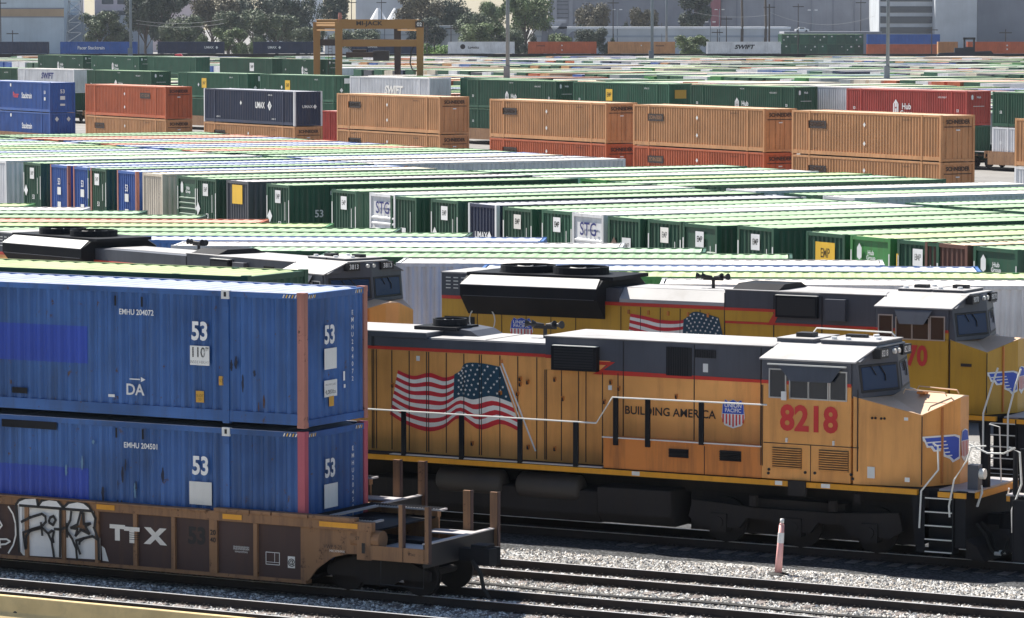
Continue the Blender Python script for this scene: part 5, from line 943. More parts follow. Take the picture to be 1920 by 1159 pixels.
track(CW/2, -300, 110, 0, 0, 'railroad track under the green container train', GR2, False)
g4 = 'containers on the track beyond the green train'
stack(GR2, -17, -3.5, 4.6, [('green2', 'green container peeping out between the SWIFT and Hub containers', [('S', 12, 1.8, 't', '53', .3, 'wt')], 'corr'), ('green', 'lower green container half hidden behind the green train', [], 'corr')], GR2.deg, g4)
stack(GR2, 40, 56.5, 4.6, [('white', 'white corrugated container beside the red Hub one', [], 'corr'), ('white', 'lower white container behind the red Hub one', [], 'corr')], GR2.deg, g4)
stack(MID, -60, -44, 14, [('red', 'pale red container showing between the first stacks of the orange train', [], 'corr')], MID.deg, g4, tops=4.1)
# ------------------------------------------------------------------ beyond: far green train, far lots
G3 = Line(P(277, 106, 6.3)[:2], 56.5)
g3 = [(71, 155, 'green', HB), (171, 260, 'green2', HB), (277, 367, 'green2', []), (412, 510, 'green', EMPD('S', 10, 1.5, 'wt', 1.3)), (530, 612, 'green', HB), (-120, -40, 'green', [])]
for i, (a, c, col, dc) in enumerate(g3):
    s0, s1 = G3.S(a, 105, 0)[0], G3.S(c, 105, 0)[0]; nn = 'sixth and leftmost, cut off' if i == 5 else NTH[i]+' from the left'
    stack(G3, s0, s1, 0, [(col, f'upper green container of the distant train, {nn}', dc, 'corr'), ('green', f'lower green container of the distant train, {nn}', [], 'corr')], G3.deg, 'double stacked green containers of the distant train')
cand = []; rf = random.Random(21)
for r in range(0, 16):
    q = 14+(r//2)*(2*CL+19)+(r % 2)*(CL+.8)
    s = -1100.0
    while s < 260:
        p = GR2.at(s, q, 0); D = p[1]
        if 300 < D < 1010:
            sx_ = CX+F*p[0]/D; pe = p+GR2.n*CL; sx2 = CX+F*pe[0]/pe[1]
            d3 = (p-G3.o)@G3.n
            if sx2 > -40 and sx_ < 1960 and not (-22 < d3 < 8 and sx_ < 680) and rf.random() < .93 and not (D > 860): cand.append((D, p))
        s += 3.35 if rf.random() > .04 else 9
cand.sort(key=lambda t: t[0])
pal4 = ['white', 'white', 'green', 'navy', 'green2', 'orange', 'rust_orange', 'blue', 'green', 'white', 'grey', 'dgrey', 'cream', 'green', 'lime']
frnt = V3((GR2.n[0], GR2.n[1], 0)); adeg = 90-GR2.deg
NI = 100
fm = MB()
for i, (D, p) in enumerate(cand):
    col = rf.choice(pal4); c = p+frnt*CL/2+GR2.d*CW/2; zt = rf.choice([4.0, 4.1, 4.1, 4.2])
    if i < NI:
        dc = [[('A', 1.3, 1.9, 'r', .8, .7, 'wt')], [], [('A', 1.3, 2, 't', '53', .6, 'wt')]][i % 3]
        container((c[0], c[1], zt-CH), adeg, col, f'{rdesc[col]} roofed parked container in the distant lot beyond the green train', 'parked containers in the distant lot', dc)
    else:
        o = c.copy(); o[2] = 0; u, v = frnt*CL/2, GR2.d*CW/2; z0, z1 = zt-CH, zt
        q = [o-u-v, o+u-v, o+u+v, o-u+v]; fm.hexa([(a[0], a[1], z0) for a in q]+[(a[0], a[1], z1) for a in q], col)
        fm.face([(a[0], a[1], z1+.02) for a in q], 'roof_'+col)
        fm.hexa([(a[0], a[1], GZ) for a in (o-u*.9-v*.5, o-u*.6-v*.5, o-u*.6+v*.5, o-u*.9+v*.5)]+[(a[0], a[1], z0) for a in (o-u*.9-v*.5, o-u*.6-v*.5, o-u*.6+v*.5, o-u*.9+v*.5)], 'black')
        fm.hexa([(a[0], a[1], GZ) for a in (o+u*.5-v*.8, o+u*.8-v*.8, o+u*.8+v*.8, o+u*.5+v*.8)]+[(a[0], a[1], z0) for a in (o+u*.5-v*.8, o+u*.8-v*.8, o+u*.8+v*.8, o+u*.5+v*.8)], 'black')
tag(fm.build('distant_containers'), 'mass of pale roofed containers filling the far end of the yard', 'shipping containers', kind='stuff')
# far train along the back of the yard
DT = 897.0
ft = [(-60, 92, 'navy', 'dark blue container at the far left end of the back train', []), (115, 258, 'blue', 'dark blue container with Pacer Stacktrain lettering on the back train', [('S', 6.5, 1.4, 't', 'Pacer Stacktrain', 1.1, 'wt', .02, .8)]), (297, 421, 'navy', 'navy UMAX container on the back train behind the red truck', [('S', 12.5, 1.5, 't', 'UMAX', .8, 'wt'), ('S', 14.4, 1.5, 'd', .4, 'wt')]),
      (476, 590, 'navy', 'navy UMAX container on the back train left of the crane', [('S', 5, 1.5, 't', 'UMAX', .8, 'wt'), ('S', 7, 1.5, 'd', .4, 'wt')]), (660, 786, 'navy', 'navy container on the back train seen through the yard crane', [('S', 5, 1.7, 't', 'UMAX', .8, 'wt')]), (840, 965, 'white', 'white container with dark Logistics lettering on the back train', [('S', 3.6, 1.7, 'p', [(.62*math.cos(t*.5236), .62*math.sin(t*.5236)) for t in range(12)], 'dk'), ('S', 6.2, 1.5, 't', 'Logistics', .85, 'dk', .02, .9)]),
      (990, 1118, 'rust_orange', 'red orange container on the back train beside the lamp pole', [('S', 3, 1.9, 't', 'SCHNEIDER', .4, 'dk'), ('S', 8, 2, 'd', .2, 'wt'), ('S', 8, .9, 'd', .2, 'wt')]), (1140, 1265, 'orange', 'brown orange container on the back train left of the bright green bush', [('S', 8, 2, 'd', .2, 'wt'), ('S', 12.5, 1.9, 't', 'SCHNEIDER', .4, 'dk')]),
      (1325, 1463, 'white', 'white SWIFT container on the back train left of the green wall of containers', [('S', 8.2, 1.6, 't', 'SWIFT', 1.35, 'bk', .04, 1.1, .25)]), (1757, 1794, 'orange', 'orange container on the back train beside the reach stacker', []), (1812, 1945, 'rust_orange', 'red orange container on the back train at the right edge', [('S', 9, 2, 'd', .25, 'wt'), ('S', 9, 1.1, 'd', .25, 'wt')])]
for a, c, col, lab, dc in ft:
    xm = ((a+c)/2-CX)/F*DT; sx = (c-a)/F*DT/CL
    container((xm, DT+CW/2, 7.2-CH), 0, col, lab, 'containers of the back train', dc, ea='corr', sx=sx)
e = empty('well_car', (0, DT+1.3, 0), 0, 'long grey row of well cars carrying the back train', 'well cars', 'back train')
MB().box(-150, 160, -1.35, 1.35, 1.0, 4.3, 'tank').build('car_body', e)
b = MB(); [b.tube([(x, -.8, .45), (x, .8, .45)], .45, 'tank', 10) for x in range(-148, 158, 9)]; b.build('wheelset', e)
# wall of stacked green containers
DW = 1090.0; k = 0
for i in range(11):
    xm = (1448+i*17.0+8-CX)/F*DW
    for j in range(3):
        if i == 0 and j == 2: continue
        col = ['green', 'green', 'green2'][(i*2+j) % 3] if i < 10 else ['brown', 'rust_orange', 'blue'][j]
        if i == 10: continue
        container((xm, DW+CL/2, (8.35-CH)-(2-j)*(CH+.01)), 90, col, f'green container in the stacked wall, {NTH[i]} column, {["bottom", "middle", "top"][j]} one', 'green containers stacked in a wall', [[('A', 1.3, 2.2, 'r', .45, .35, 'dw')], [('A', .6, 1.2, 'd', .25, 'dw'), ('A', 1.7, 2.1, 'r', .5, .4, 'dw')], [('A', 1.6, 2.1, 'd', .2, 'wt')], []][(i*3+j) % 4], ea='corr')
for j, (col, lab) in enumerate((('brown', 'brown container at the bottom right of the green container wall'), ('rust_orange', 'brownish red container under the blue one, right of the green wall'), ('blue', 'long dark blue container on top, right of the green container wall'))):
    a, c = 1620, 1755; container((((a+c)/2-CX)/F*DW, DW-6, (8.35-CH)-(2-j)*(CH+.01)), 0, col, lab, 'long containers beside the green wall', [], ea='corr', sx=(c-a)/F*DW/CL)
# ------------------------------------------------------------------ yard crane
DC = 560.0
def cxw(px, D): return (px-CX)/F*D
e = empty('gantry_crane', (cxw(690, DC), DC, GZ), 0, 'ochre rubber tyred gantry crane standing over the green containers', 'gantry crane')
def rel(px, D): return cxw(px, D)-cxw(690, DC), D-DC
def legb(px, D, M, w=.55):
    x, y = rel(px, D); b = MB(); b.hexa([(x-w*.8, y-w, 1.2), (x+w*.8, y-w, 1.2), (x+w*.8, y+w, 1.2), (x-w*.8, y+w, 1.2), (x-w, y-w, 12.2), (x+w, y-w, 12.2), (x+w, y+w, 12.2), (x-w, y+w, 12.2)], M); b.build('leg', e, .05)
DN, DB = 553.0, 571.0
legb(636, DN, 'gyl'); legb(788, DN, 'gyl'); legb(595, DB, 'gyl'); legb(746, DB, 'gdk')
for D, pa, pb_ in ((DN, 636, 788), (DB, 595, 746)):
    (xa, y), (xb_, _) = rel(pa, D), rel(pb_, D)
    MB().box(xa, xb_-.5, y-.45, y+.45, 11.2, 12.6, 'gyl').build('top_beam', e, .03); MB().box(xa, xb_, y-.4, y+.4, 8.6, 9.6, 'gyl' if D == DN else 'gdk').build('lower_beam', e, .03)
    MB().box(xa-1, xb_+1, y-.5, y+.5, .9, 1.7, 'gdk').build('base_beam', e)
    for xx in (xa-.6, xa+.6, xb_-.6, xb_+.6):
        b = MB(); b.tube([(xx, y-.35, .75), (xx, y+.35, .75)], .75, 'rub', 20); b.build('wheel', e)
for pa, pb_ in ((636, 595), (788, 746)):
    (xa, ya), (xb_, yb) = rel(pa, DN), rel(pb_, DB)
    for z0, z1 in ((11.6, 11.9), (12.0, 12.2), (10.9, 11.1), (12.5, 12.6)): b = MB(); b.hexa([(xa-.2, ya, z0), (xa+.2, ya, z0), (xb_+.2, yb, z0), (xb_-.2, yb, z0), (xa-.2, ya, z1), (xa+.2, ya, z1), (xb_+.2, yb, z1), (xb_-.2, yb, z1)], 'gyl'); b.build('cross_beam', e)
xa, ya = rel(636, DN); b = MB(); b.tube([(xa+.2, ya, 12.2), (xa+.2, ya, 13.0), (xa+.2, ya, 13.6)], [.25, .32, .2], 'pinkpost', 10); b.build('beacon', e)
xa, ya = rel(720, DN); b = MB(); b.text((rel(693, DN)[0], ya-.47, 12.0), X, Z, 'MI-JACK', .85, 'gdk', .03, 1.25); b.build('crane_name', e)
xa, ya = rel(787, DN); b = MB(); b.box(xa-.6, xa+.6, ya-.62, ya-.56, 11.4, 12.3, 'gdk'); b.text((xa, ya-.64, 11.85), X, Z, '02', .75, 'wt'); b.build('number_plate', e)
xa, ya = rel(620, DN+3); b = MB()
for z in np.arange(1.5, 10, .45): b.box(xa-.25, xa+.25, ya-.02, ya+.02, z, z+.06, 'gdk')
b.box(xa-.3, xa-.24, ya-.03, ya+.03, 1, 10, 'gdk'); b.box(xa+.24, xa+.3, ya-.03, ya+.03, 1, 10, 'gdk'); b.build('ladder', e)
(xa, ya), (xb_, _) = rel(650, 562), rel(728, 562); b = MB(); b.box(xa, xb_, ya-1.1, ya+1.1, 6.9, 7.7, 'gdk'); b.box(xa+1, xa+3, ya-.8, ya+.8, 7.7, 8.1, 'gdk'); b.box(xb_-2.2, xb_+.2, ya-1.2, ya+1.2, 6.4, 7.9, 'bk'); b.build('spreader', e, .03)
b = MB()
for px in (655, 668, 690, 722):
    x = rel(px, 562)[0]; b.tube([(x, ya, 7.6), (x, ya, 11.4)], .04, 'bk', 4)
b.build('hoist_cable', e)
x, y = rel(777, DN); b = MB(); b.tube([(x, y, 8.7), (x-.4, y, 8.0), (x-.6, y, 6.2), (x-.3, y, 5.2), (x+.4, y, 5.0)], .12, 'bk', 6); b.build('cable_loop', e)
# ------------------------------------------------------------------ lamp masts, poles
def mast(px, D, r, h, label, top=True, base=True):
    e = empty('lamp_mast', (cxw(px, D), D, GZ), 0, label, 'lamp mast', 'tall lamp masts over the yard')
    b = MB(); b.tube([(0, 0, 0), (0, 0, h)], [r, r*.7], 'pole', 12); b.build('shaft', e, smooth=True)
    if base: b = MB(); b.box(-r*1.9, r*1.0, -r*1.4, r*1.4, 0, 6.1, 'pole'); b.build('base_box', e, .03)
    b = MB(); b.tube([(-1.6, 0, h), (1.6, 0, h)], .1, 'pole', 6)
    for x in (-1.5, -.5, .5, 1.5): b.box(x-.3, x+.3, -.5, .3, h-.3, h, 'gdk')
    b.build('lamp_head', e); return e
mast(952, 520, .3, 30, 'tallest grey lamp mast in the middle, rising beside the white back train container'); mast(1663, 520, .27, 30, 'grey lamp mast at right in front of the long blue container')
mast(1222, 800, .36, 30, 'slim lamp mast left of the bright green bush'); mast(1249, 900, .3, 30, 'slimmer lamp mast just right of the other slim one', base=False); mast(247, 870, .36, 32, 'lamp mast at left in front of the pale warehouse')
def upole(px, D, y1, label, arms=1, lamp=False, M='wood', r=.18):
    h = HC-(y1-YH)/F*D-GZ; e = empty('utility_pole', (cxw(px, D), D, GZ), 0, label, 'utility pole', 'utility poles and street lights far behind')
    b = MB(); b.tube([(0, 0, 0), (0, 0, h)], [r, r*.7], M, 8); b.build('pole', e)
    b = MB()
    for k in range(arms): b.box(-1.6, 1.6, -.1, .1, h-1.0-k*2.5, h-.75-k*2.5, M)
    if lamp: b.box(-1.5, -.6, -.25, .25, h-.3, h-.05, 'wt'); b.box(.6, 1.5, -.25, .25, h-.3, h-.05, 'wt')
    b.build('lamp' if lamp else 'crossarm', e)
for px, D, y1, lb, la in ((1441, 1050, 8, 'thick dark utility pole above the white SWIFT container', False), (1495, 1080, 7, 'dark utility pole left of the parked white car', False), (1522, 1150, 18, 'pale street light above the green container wall', True), (1348, 1150, 17, 'pale street light in front of the dark red wall strip', True), (1331, 1080, 40, 'short street light left of the SWIFT container top', True),
                          (1361, 1060, 30, 'thin dark pole right of the dark red wall strip', False), (1344, 1050, 55, 'short thin pole above the SWIFT container', False), (1612, 1150, 0, 'tall utility pole left of the striped parking building', False), (1149, 1050, 0, 'tall thin pole right of the big rounded tree', False), (1157, 1150, 17, 'pale street light in front of the grey warehouse', True),
                          (26, 1000, 57, 'short dark pole over the leftmost blue container', False), (4, 1000, 0, 'thin pole at the left edge before the pale warehouse', False), (262, 1000, 42, 'thin dark pole right of the pale warehouse corner', False), (801, 1000, 45, 'thin pole right of the crane', False), (846, 1050, 48, 'thin pole in front of the long pale wall', False),
                          (1745, 1000, 50, 'thin aerial pole beside the blue container', False), (1883, 950, 55, 'thin aerial pole over the red back container', False), (716, 1200, 0, 'dark pole behind the crane beam', False), (660, 1200, 0, 'pair of thin poles left of the grey block', False)):
    upole(px, D, y1, lb, 1 if not la else 0, la, 'pole' if la else 'wood', .16 if px != 1441 else .3)
def wire(p0, p1, sag, label):
    b = MB(); a, c = PD(*p0), PD(*p1); n = 16; b.tube([a+(c-a)*t/n+V3((0, 0, -sag*4*(t/n)*(1-t/n))) for t in range(n+1)], .035, 'frame', 4); tag(b.build('power_line'), label, 'power line', 'power lines')
wire((1441, 22, 1050), (1640, 30, 1050), 3, 'pale sagging power line running right from the thick utility pole'); wire((1295, 22, 1050), (1441, 28, 1050), 1.0, 'pale power line running left from the thick utility pole'); wire((255, 38, 1000), (420, 36, 1000), 1, 'thin power line before the left trees, upper of two'); wire((255, 44, 1000), (420, 44, 1000), 1, 'thin power line before the left trees, lower of two')
# lattice tower at left
e = empty('lattice_tower', (cxw(144, 1100), 1100, GZ), 0, 'thin lattice tower in front of the pale warehouse corner', 'lattice tower'); b = MB()
for sx in (-1, 1):
    for sy in (-1, 1): b.tube([(sx*2.6, sy*2.6, 0), (sx*1.6, sy*1.6, 24)], .12, 'pole', 4)
for k in range(8):
    z0, z1 = k*3, k*3+3; w0, w1 = 2.6-z0/24, 2.6-z1/24
    b.tube([(-w0, -w0, z0), (w1, -w1, z1)], .07, 'pole', 4); b.tube([(w0, -w0, z0), (-w1, -w1, z1)], .07, 'pole', 4); b.tube([(-w1, -w1, z1), (w1, -w1, z1)], .07, 'pole', 4)
b.build('lattice', e)
# reach stacker
D = 865.0; e = empty('reach_stacker', (cxw(1815, D), D, GZ), 0, 'black container reach stacker with a tall mast, right of the long blue container', 'reach stacker')
b = MB(); b.box(-1.3, -.9, -.4, .4, 1, 8.5, 'bk'); b.box(.9, 1.3, -.4, .4, 1, 8.5, 'bk'); b.box(-1.4, 1.4, -.4, .4, 8.1, 8.6, 'bk'); b.box(-1.3, 1.3, -.3, .3, 5.2, 6.4, 'bk'); b.box(-1.3, 1.3, -.3, .3, 2.5, 5, 'gdk'); b.build('mast', e)
b = MB(); b.hexa([(-7.5, -.7, 4.4), (6, -.7, 4.4), (6, .7, 4.4), (-7.5, .7, 4.4), (-7, -.7, 5.0), (5, -.7, 5.5), (5, .7, 5.5), (-7, .7, 5.0)], 'bk'); b.box(-3.4, -1.3, -.8, .8, 5, 6.2, 'bk'); b.build('spreader', e)
b = MB(); b.box(1, 7.5, -1.4, 1.4, 1, 2.6, 'gdk'); b.build('chassis', e)
for x in (-1.5, 1.4, 6.3): b = MB(); b.tube([(x, -1.5, .85), (x, 1.5, .85)], .85, 'rub', 16); b.build('wheel', e)
# red road tractor
D = 845.0; e = empty('truck', (cxw(333, D), D, 2.2), 0, 'small bright red truck cab in front of the navy back train container', 'truck')
MM['tred'] = flatmat('truck_red', (.6, .02, .04), .4)
b = MB(); b.prism([(-1.6, 0), (1.3, 0), (1.3, 2.2), (.9, 2.6), (-.3, 2.5), (-.6, 1.7), (-1.6, 1.4)], (0, -1.1, 0), X, Z, (0, 2.2, 0), 'tred'); b.build('cab', e, .05)
b = MB(); b.box(-.55, .1, -1.12, 1.12, 1.6, 2.2, 'glass'); b.build('window', e); b = MB(); b.box(-1.5, 6, -.5, .5, -.3, 0, 'bk'); b.build('chassis', e)
for x in (-1, 3.6, 4.8): b = MB(); b.tube([(x, -1.1, -1.7), (x, 1.1, -1.7)], .55, 'rub', 12); b.build('wheel', e)
b = MB(); b.box(-1.5, 6, -1.1, 1.1, -1.5, -.3, 'bk'); b.build('fuel_tank', e)
# ------------------------------------------------------------------ buildings
def bmat(n, c, **k): MM[n] = paint('wall_'+n, c, .85, k.get('dirt', .15), (c[0]*.6, c[1]*.6, c[2]*.6), streak=True, scale=.2)
bmat('pale', (.5, .57, .62)); bmat('shade', (.3, .34, .4)); bmat('tan', (.45, .32, .2)); bmat('pinkw', (.62, .52, .54)); bmat('gwall', (.22, .23, .27)); bmat('gwall2', (.28, .29, .33)); bmat('lwall', (.45, .48, .52)); bmat('dred', (.28, .1, .12)); bmat('whiteb', (.7, .72, .76)); MM['win'] = flatmat('far_window_glass', (.06, .07, .09), .2)
def building(label, D, px0, px1, ytop, wall, depth=40, deg=0, roof=None, name='building', z0=GZ):
    x0, x1 = cxw(px0, D), cxw(px1, D); h = HC-(ytop-YH)/F*D-z0
    e = empty(name, ((x0+x1)/2, D, z0), deg, label, 'building'); w = (x1-x0)/2
    MB().box(-w, w, 0, depth, 0, h, wall).build('wall', e); MB().box(-w-.2, w+.2, -.3, depth+.2, h, h+.6, roof or wall).build('roof', e)
    return e, w, h, lambda y: HC-(y-YH)/F*D-z0
e, w, h, zy = building('large pale blue warehouse with a tan stripe at the upper left', 1250, -160, 122, -30, 'pale', 60)
for y0, y1, M in ((31, 17, 'tan'), (17, 15, 'gwall'), (33, 31, 'gwall')): MB().box(-w-.1, w+.1, -.15, 0, zy(y0), zy(y1), M).build('stripe', e)
e, w, h, zy = building('shaded grey blue wing of the pale warehouse behind the lattice tower', 1262, 122, 262, 32, 'shade', 50)  # warehouse side in shade, the shade put into its wall colour
e, w, h, zy = building('office block with pink bands and dark windows above the warehouse wing', 1300, 180, 249, -40, 'pinkw', 30)
for y0, y1 in ((8, -10), (32, 20)):
    for k in range(2): a = -w+2.5+k*(w-1.0); b = MB(); b.box(a, a+w-2.4, -.2, 0, zy(y0), zy(y1), 'win'); b.build('window', e)
e, w, h, zy = building('pale pink building with tall narrow windows behind the left trees', 1500, 285, 372, -20, 'pinkw', 30)
for k in range(9): x = -w+1+k*(2*w-2)/9; MB().box(x, x+.5, -.2, 0, zy(8), zy(-12), 'win').build('window', e)
building('white building behind the trees left of the crane', 1500, 500, 600, -30, 'whiteb', 30); building('grey block with a pale top behind the crane', 1600, 668, 772, -25, 'lwall', 30)
for px in (710, 742):
    e = empty('tent', (cxw(px, 1350), 1350, GZ), 0, 'white pointed tent roof above the crane, '+('left' if px == 710 else 'right')+' one of the pair', 'tent', 'white tent roofs')
    zb = HC-(32-YH)/F*1350; zt_ = HC-(14-YH)/F*1350; b = MB(); b.box(-3, 3, -3, 3, 0, zb-2, 'lwall'); b.build('wall', e); b = MB()
    for k in range(8): t0, t1 = k*math.pi/4, (k+1)*math.pi/4; b.face([(3.8*math.cos(t0), 3.8*math.sin(t0), zb-2), (3.8*math.cos(t1), 3.8*math.sin(t1), zb-2), (.5*math.cos(t1), .5*math.sin(t1), zt_), (.5*math.cos(t0), .5*math.sin(t0), zt_)], 'wt')
    b.build('canopy', e)
e, w, h, zy = building('long low pale blue wall building behind the back train, left part', 1150, 610, 925, 52, 'lwall', 30); MB().box(-w, w, -.15, 0, zy(66), zy(64.5), 'shade').build('stripe', e)
e, w, h, zy = building('long low pale blue building with giant grey letters behind the back train', 1150, 1000, 1480, 54, 'lwall', 30, roof='whiteb'); MB().box(-w, w, -.15, 0, zy(70), zy(66.5), 'shade').build('stripe', e)
b = MB(); b.text((cxw(1052, 1150)-cxw(1240, 1150), -.3, zy(70)), X, Z, 'Mc', 10.5, 'gwall', .04, 1.0, .1); b.build('wall_lettering', e)
e, w, h, zy = building('grey box annexe with a stepped roof beside the giant letters', 1185, 1010, 1060, 40, 'gwall2', 12)
e, w, h, zy = building('huge grey warehouse with thin dark horizontal lines behind the centre trees', 1500, 1030, 1345, -40, 'gwall', 60)
for y in (3, 9, 17, 25, 33): MB().box(-w+3, w-60, -.3, 0, zy(y+1), zy(y), 'win').build('panel_joint', e)
for px in (1040, 1070): x = cxw(px, 1500)-cxw(1187.5, 1500); MB().box(x-.8, x+.8, -.8, 0, 0, h, 'gwall2').build('pilaster', e)
e, w, h, zy = building('dark red wall strip beside the dark tree', 1495, 1332, 1350, -40, 'dred', 8)
e, w, h, zy = building('wide plain grey warehouse behind the green container wall', 1500, 1351, 1644, -40, 'gwall2', 60)
for px in (1380, 1450, 1520, 1560, 1600): x = cxw(px, 1500)-cxw(1497.5, 1500); MB().box(x-.25, x+.25, -.3, 0, 0, h, 'gwall').build('panel_joint', e)
e, w, h, zy = building('striped parking structure with dark open floors behind the lamp mast', 1450, 1646, 1750, -40, 'lwall', 40)
for y0, y1 in ((63, 51), (44, 31), (24, 12), (3, -8)):
    MB().box(-w+.5, w-.3, -.2, .1, zy(y0), zy(y1), 'win').build('opening', e)
building('pale grey tower wall at upper right', 1440, 1751, 1829, -40, 'lwall', 40); building('plain grey wall block in the upper right corner', 1470, 1830, 2080, -40, 'gwall2', 40)
e, w, h, zy = building('raised grey parking deck carrying the white car', 1120, 1470, 1650, 63, 'gwall2', 20)
e = empty('parked_car', (cxw(1505, 1118), 1124, HC-(63.0-YH)/F*1118+.45), 0, 'small white car parked on the raised deck above the green container wall', 'car')
b = MB(); b.prism([(-2.1, .3), (2.1, .3), (2.1, .8), (1.3, .95), (.7, 1.4), (-.8, 1.4), (-1.4, .95), (-2.1, .85)], (0, -.85, 0), X, Z, (0, 1.7, 0), 'wt'); b.build('body', e, .05)
b = MB(); b.box(-.75, .65, -.87, .87, .98, 1.32, 'glass'); b.build('window', e)
for x in (-1.3, 1.3): b = MB(); b.tube([(x, -.88, .32), (x, .88, .32)], .33, 'rub', 12); b.build('wheel', e)
# ------------------------------------------------------------------ trees
MM['bark'] = flatmat('bark', (.1, .08, .065), .9); LM = {}
def leafmat(n, c):
    m, nt, b = newmat('leaves_'+n); N = nt.nodes.new; L = nt.links.new; tc = N('ShaderNodeTexCoord'); nz = N('ShaderNodeTexNoise'); L(tc.outputs['Object'], nz.inputs['Vector']); nz.inputs['Scale'].default_value = .6; nz.inputs['Detail'].default_value = 4
    cr = N('ShaderNodeValToRGB'); L(nz.outputs[0], cr.inputs[0]); e = cr.color_ramp.elements; e[0].position = .35; e[1].position = .68; e[0].color = (*[q*.45 for q in c], 1); e[1].color = (*[q*1.5 for q in c], 1); L(cr.outputs[0], b.inputs['Base Color']); b.inputs['Roughness'].default_value = .7
    return m
for n, c in (('dark', (.07, .09, .062)), ('mid', (.1, .13, .07)), ('light', (.14, .19, .075)), ('bright', (.13, .24, .04)), ('brown', (.13, .115, .07))): MM['leaf_'+n] = leafmat(n, c)  # dark and mid tones greyed, distance haze put into the leaf colour
TC = {}
def treemesh(kind, leaf, seed):
    """unit-ish tree 10 m tall"""
    k = (kind, leaf, seed)
    if k in TC: return TC[k]
    r = random.Random(seed); b = MB(); limbs = []
    b.tube([(0, 0, 0), (.1, 0, 2), (-.1, .1, 4.2), (0, 0, 6.5)], [.38, .3, .22, .08], 'bark', 7)
    blobs = []
    nb = 15 if kind == 'round' else 11
    for i in range(nb):
        a = r.random()*6.28; q = r.random()**.6
        if kind == 'round': R_ = 3.6*q; z = 3.0+5.4*r.random(); s = r.uniform(1.1, 1.9)*(1-.035*abs(z-6)**1.3)
        elif kind == 'tall': R_ = 1.7*q; z = 1.8+7*r.random(); s = r.uniform(.9, 1.4)
        else: R_ = 4.5*q; z = 1+4.5*r.random()*(1-q*.5); s = r.uniform(1.0, 1.8)
        c = (R_*math.cos(a), R_*math.sin(a), z); blobs.append((c, s))
        b.tube([(0, 0, max(.8, z*.45)), (c[0]*.5, c[1]*.5, z*.72), c], [.13, .08, .03], 'bark', 5)
    lf = MB(); mi = lf.mi(leaf)
    for c, s in blobs:
        for _ in range(620 if kind != 'tall' else 700):
            d = V3((r.gauss(0, 1), r.gauss(0, 1), r.gauss(0, 1))); d /= np.linalg.norm(d); rad = s*(r.uniform(.45, 1.12)); p = V3(c)+d*rad*V3((1, 1, .8)); sz = r.uniform(.13, .3)
            u = V3((r.gauss(0, 1), r.gauss(0, 1), r.gauss(0, .6))); u /= np.linalg.norm(u); v = np.cross(u, d+V3((r.gauss(0, .4), r.gauss(0, .4), r.gauss(0, .4)))); v /= (np.linalg.norm(v)+1e-6)
            n = len(lf.v); lf.v += [tuple(p-u*sz), tuple(p-v*sz*.5), tuple(p+u*sz), tuple(p+v*sz*.5)]; lf.f.append((n, n+1, n+2, n+3)); lf.m.append(mi)
    TC[k] = (b.mesh('trunk'), lf.mesh('crown')); return TC[k]
def tree(px, D, y0, y1, width, kind, leaf, label, seed):
    """y0 top, y1 where the visible part begins; width in photo px"""
    z1 = HC-(y0-YH)/F*D-GZ; wv = width/F*D; base = 7.6 if kind == 'round' else 4.8 if kind == 'tall' else 10
    e = empty('tree' if kind != 'bush' else 'bush', (cxw(px, D), D, GZ), (seed*67) % 360, label, 'tree' if kind != 'bush' else 'bush', 'trees behind the yard')
    hh = {'round': 9.3, 'tall': 9.4, 'bush': 6.2}[kind]; e.scale = (wv/base, wv/base, z1/hh)
    t, c = treemesh(kind, 'leaf_'+leaf, seed % 3); link('trunk', t, e); link('crown', c, e)
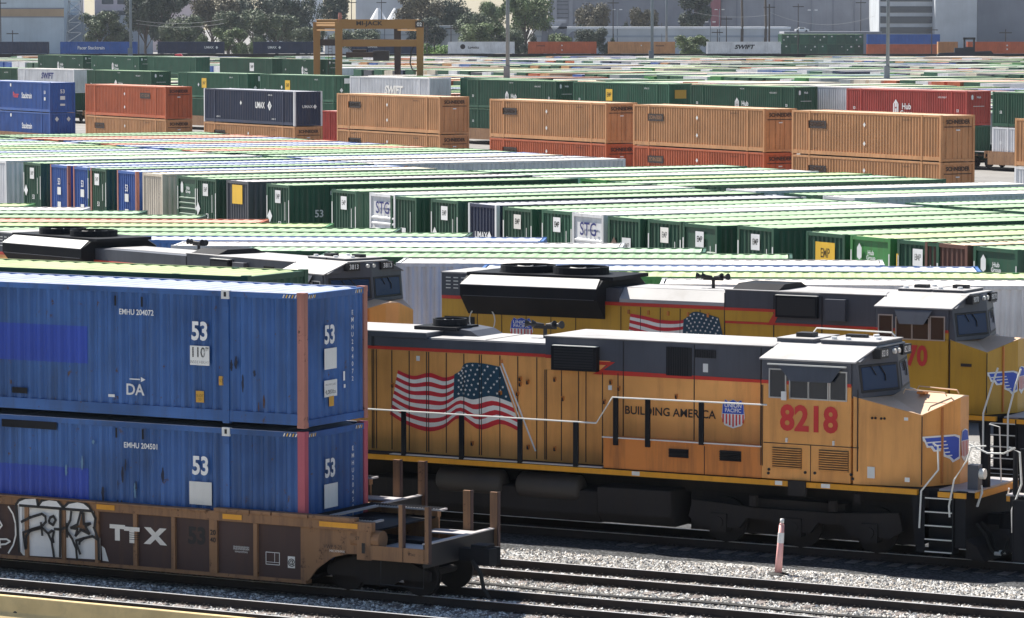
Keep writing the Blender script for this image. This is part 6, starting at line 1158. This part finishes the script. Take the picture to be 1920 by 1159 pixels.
TR = [(190, 1120, 18, 78, 'round', 'mid', 'round tree in front of the pale warehouse wing'), (225, 1180, 45, 50, 'round', 'dark', 'small dark tree against the warehouse wing'), (275, 1100, -15, 60, 'round', 'dark', 'dark tree just right of the left lamp mast'), (305, 1180, -20, 90, 'round', 'dark', 'wide dark tree behind the red truck'), (355, 1120, 18, 75, 'round', 'mid', 'leafy green tree above the navy container at left'),
      (330, 1060, 45, 60, 'round', 'mid', 'low green tree above the navy back container'), (385, 1050, 58, 70, 'bush', 'light', 'pale olive bush left of the gap in the back train'), (400, 1200, -25, 80, 'round', 'brown', 'brownish grey tree at the top left of centre'), (450, 1150, 15, 80, 'round', 'mid', 'green tree above the gap in the back train'), (430, 1060, 50, 60, 'round', 'light', 'small light green tree over the gap in the back train'),
      (485, 1250, -25, 80, 'round', 'dark', 'tall dark tree reaching the top edge left of the crane'), (520, 1100, 22, 80, 'round', 'mid', 'green tree beside the crane legs'), (560, 1180, -10, 80, 'round', 'dark', 'dark tree directly left of the crane'), (475, 1050, 55, 50, 'bush', 'light', 'pale bush left of the crane'), (575, 1060, 48, 60, 'round', 'mid', 'low green tree touching the crane leg'), (625, 1200, -15, 60, 'round', 'dark', 'dark tree top over the crane'),
      (665, 1120, 46, 80, 'round', 'mid', 'green tree seen through the crane frame'), (700, 1150, 50, 50, 'bush', 'mid', 'green bush seen through the crane frame'), (790, 1200, -20, 90, 'round', 'brown', 'large brown grey tree just right of the crane top'), (845, 1220, -15, 80, 'round', 'dark', 'dark tree right of the crane'), (815, 1020, 70, 90, 'bush', 'bright', 'bright green bush left of the white back container'), (795, 1150, 30, 70, 'round', 'dark', 'dark low tree behind the bright bush'),
      (885, 1150, 12, 80, 'round', 'mid', 'green tree left of the tallest mast'), (905, 1060, 40, 80, 'round', 'light', 'light green tree above the white back container'), (925, 1200, 0, 60, 'round', 'light', 'pale tree directly behind the tallest mast'), (965, 1060, 48, 70, 'round', 'mid', 'tree between the white and red back containers'), (985, 1150, -15, 80, 'round', 'light', 'tall loose tree right of the tallest mast'), (1000, 1040, 58, 50, 'bush', 'dark', 'dark bush over the red back container'),
      (1045, 1060, 56, 50, 'round', 'light', 'small tree in front of the giant letters'), (1112, 1040, 50, 52, 'round', 'dark', 'dark rounded tree right of the giant letters'), (1085, 1200, 40, 60, 'bush', 'dark', 'low dark hedge on the roofline near the annexe'), (1115, 1350, -5, 60, 'round', 'brown', 'brownish tree in front of the lined grey warehouse'), (1205, 1300, 12, 45, 'round', 'brown', 'brown tree left of the slim masts'), (1175, 1250, 35, 40, 'bush', 'dark', 'dark bush on the long low roofline'), (1240, 1250, 46, 60, 'bush', 'dark', 'dark low bush behind the slim masts'),
      (1303, 1300, -22, 58, 'tall', 'dark', 'dense dark column tree left of the red wall strip'), (1293, 960, 64, 62, 'round', 'light', 'bright green bushy tree left of the SWIFT back container'), (1335, 1250, 50, 40, 'bush', 'dark', 'dark bush under the dense column tree'), (1392, 1280, 46, 40, 'bush', 'mid', 'green shrub at the foot of the thin bare trunk'), (1150, 1040, 66, 36, 'bush', 'mid', 'small shrub between the two red back containers'), (1240, 1040, 66, 30, 'bush', 'mid', 'small shrub over the brown orange back container')]
for i, (px, D, y0, wd, kd, lf_, lab) in enumerate(TR): tree(px, D, y0, 0, wd, kd, lf_, lab, i+1)
for px, y1, lab in ((1389, -25, 'left one of the two thin bare palm trunks'), (1433, -25, 'right one of the two thin bare palm trunks')):
    e = empty('palm_tree', (cxw(px, 1150), 1150, GZ), 0, lab, 'palm tree', 'bare palm trunks'); h = HC-(y1-YH)/F*1150
    MB().tube([(0, 0, 0), (.3, 0, h*.5), (0, 0, h)], [.5, .4, .3], 'bark', 8).build('trunk', e); b = MB()
    for k in range(16): a = k*.39; b.face([(0, 0, h), (1.4*math.cos(a-.1), 1.4*math.sin(a-.1), h+.5), (2.6*math.cos(a), 2.6*math.sin(a), h-.6), (1.4*math.cos(a+.1), 1.4*math.sin(a+.1), h+.5)], 'leaf_mid')
    b.build('crown', e)
# ------------------------------------------------------------------ haze
hz = bpy.data.materials.new('haze'); hz.use_nodes = True; nt = hz.node_tree; nt.nodes.clear(); out = nt.nodes.new('ShaderNodeOutputMaterial'); pv = nt.nodes.new('ShaderNodeVolumePrincipled')
pv.inputs['Color'].default_value = (.8, .87, 1, 1); pv.inputs['Density'].default_value = .00004; pv.inputs['Anisotropy'].default_value = .2; nt.links.new(pv.outputs[0], out.inputs['Volume'])
b = MB(); b.box(-2600, 2600, -300, 5300, GZ-1.2, 62, hz); tag(b.build('haze'), 'pale blue haze lying over the yard', 'haze', kind='stuff')
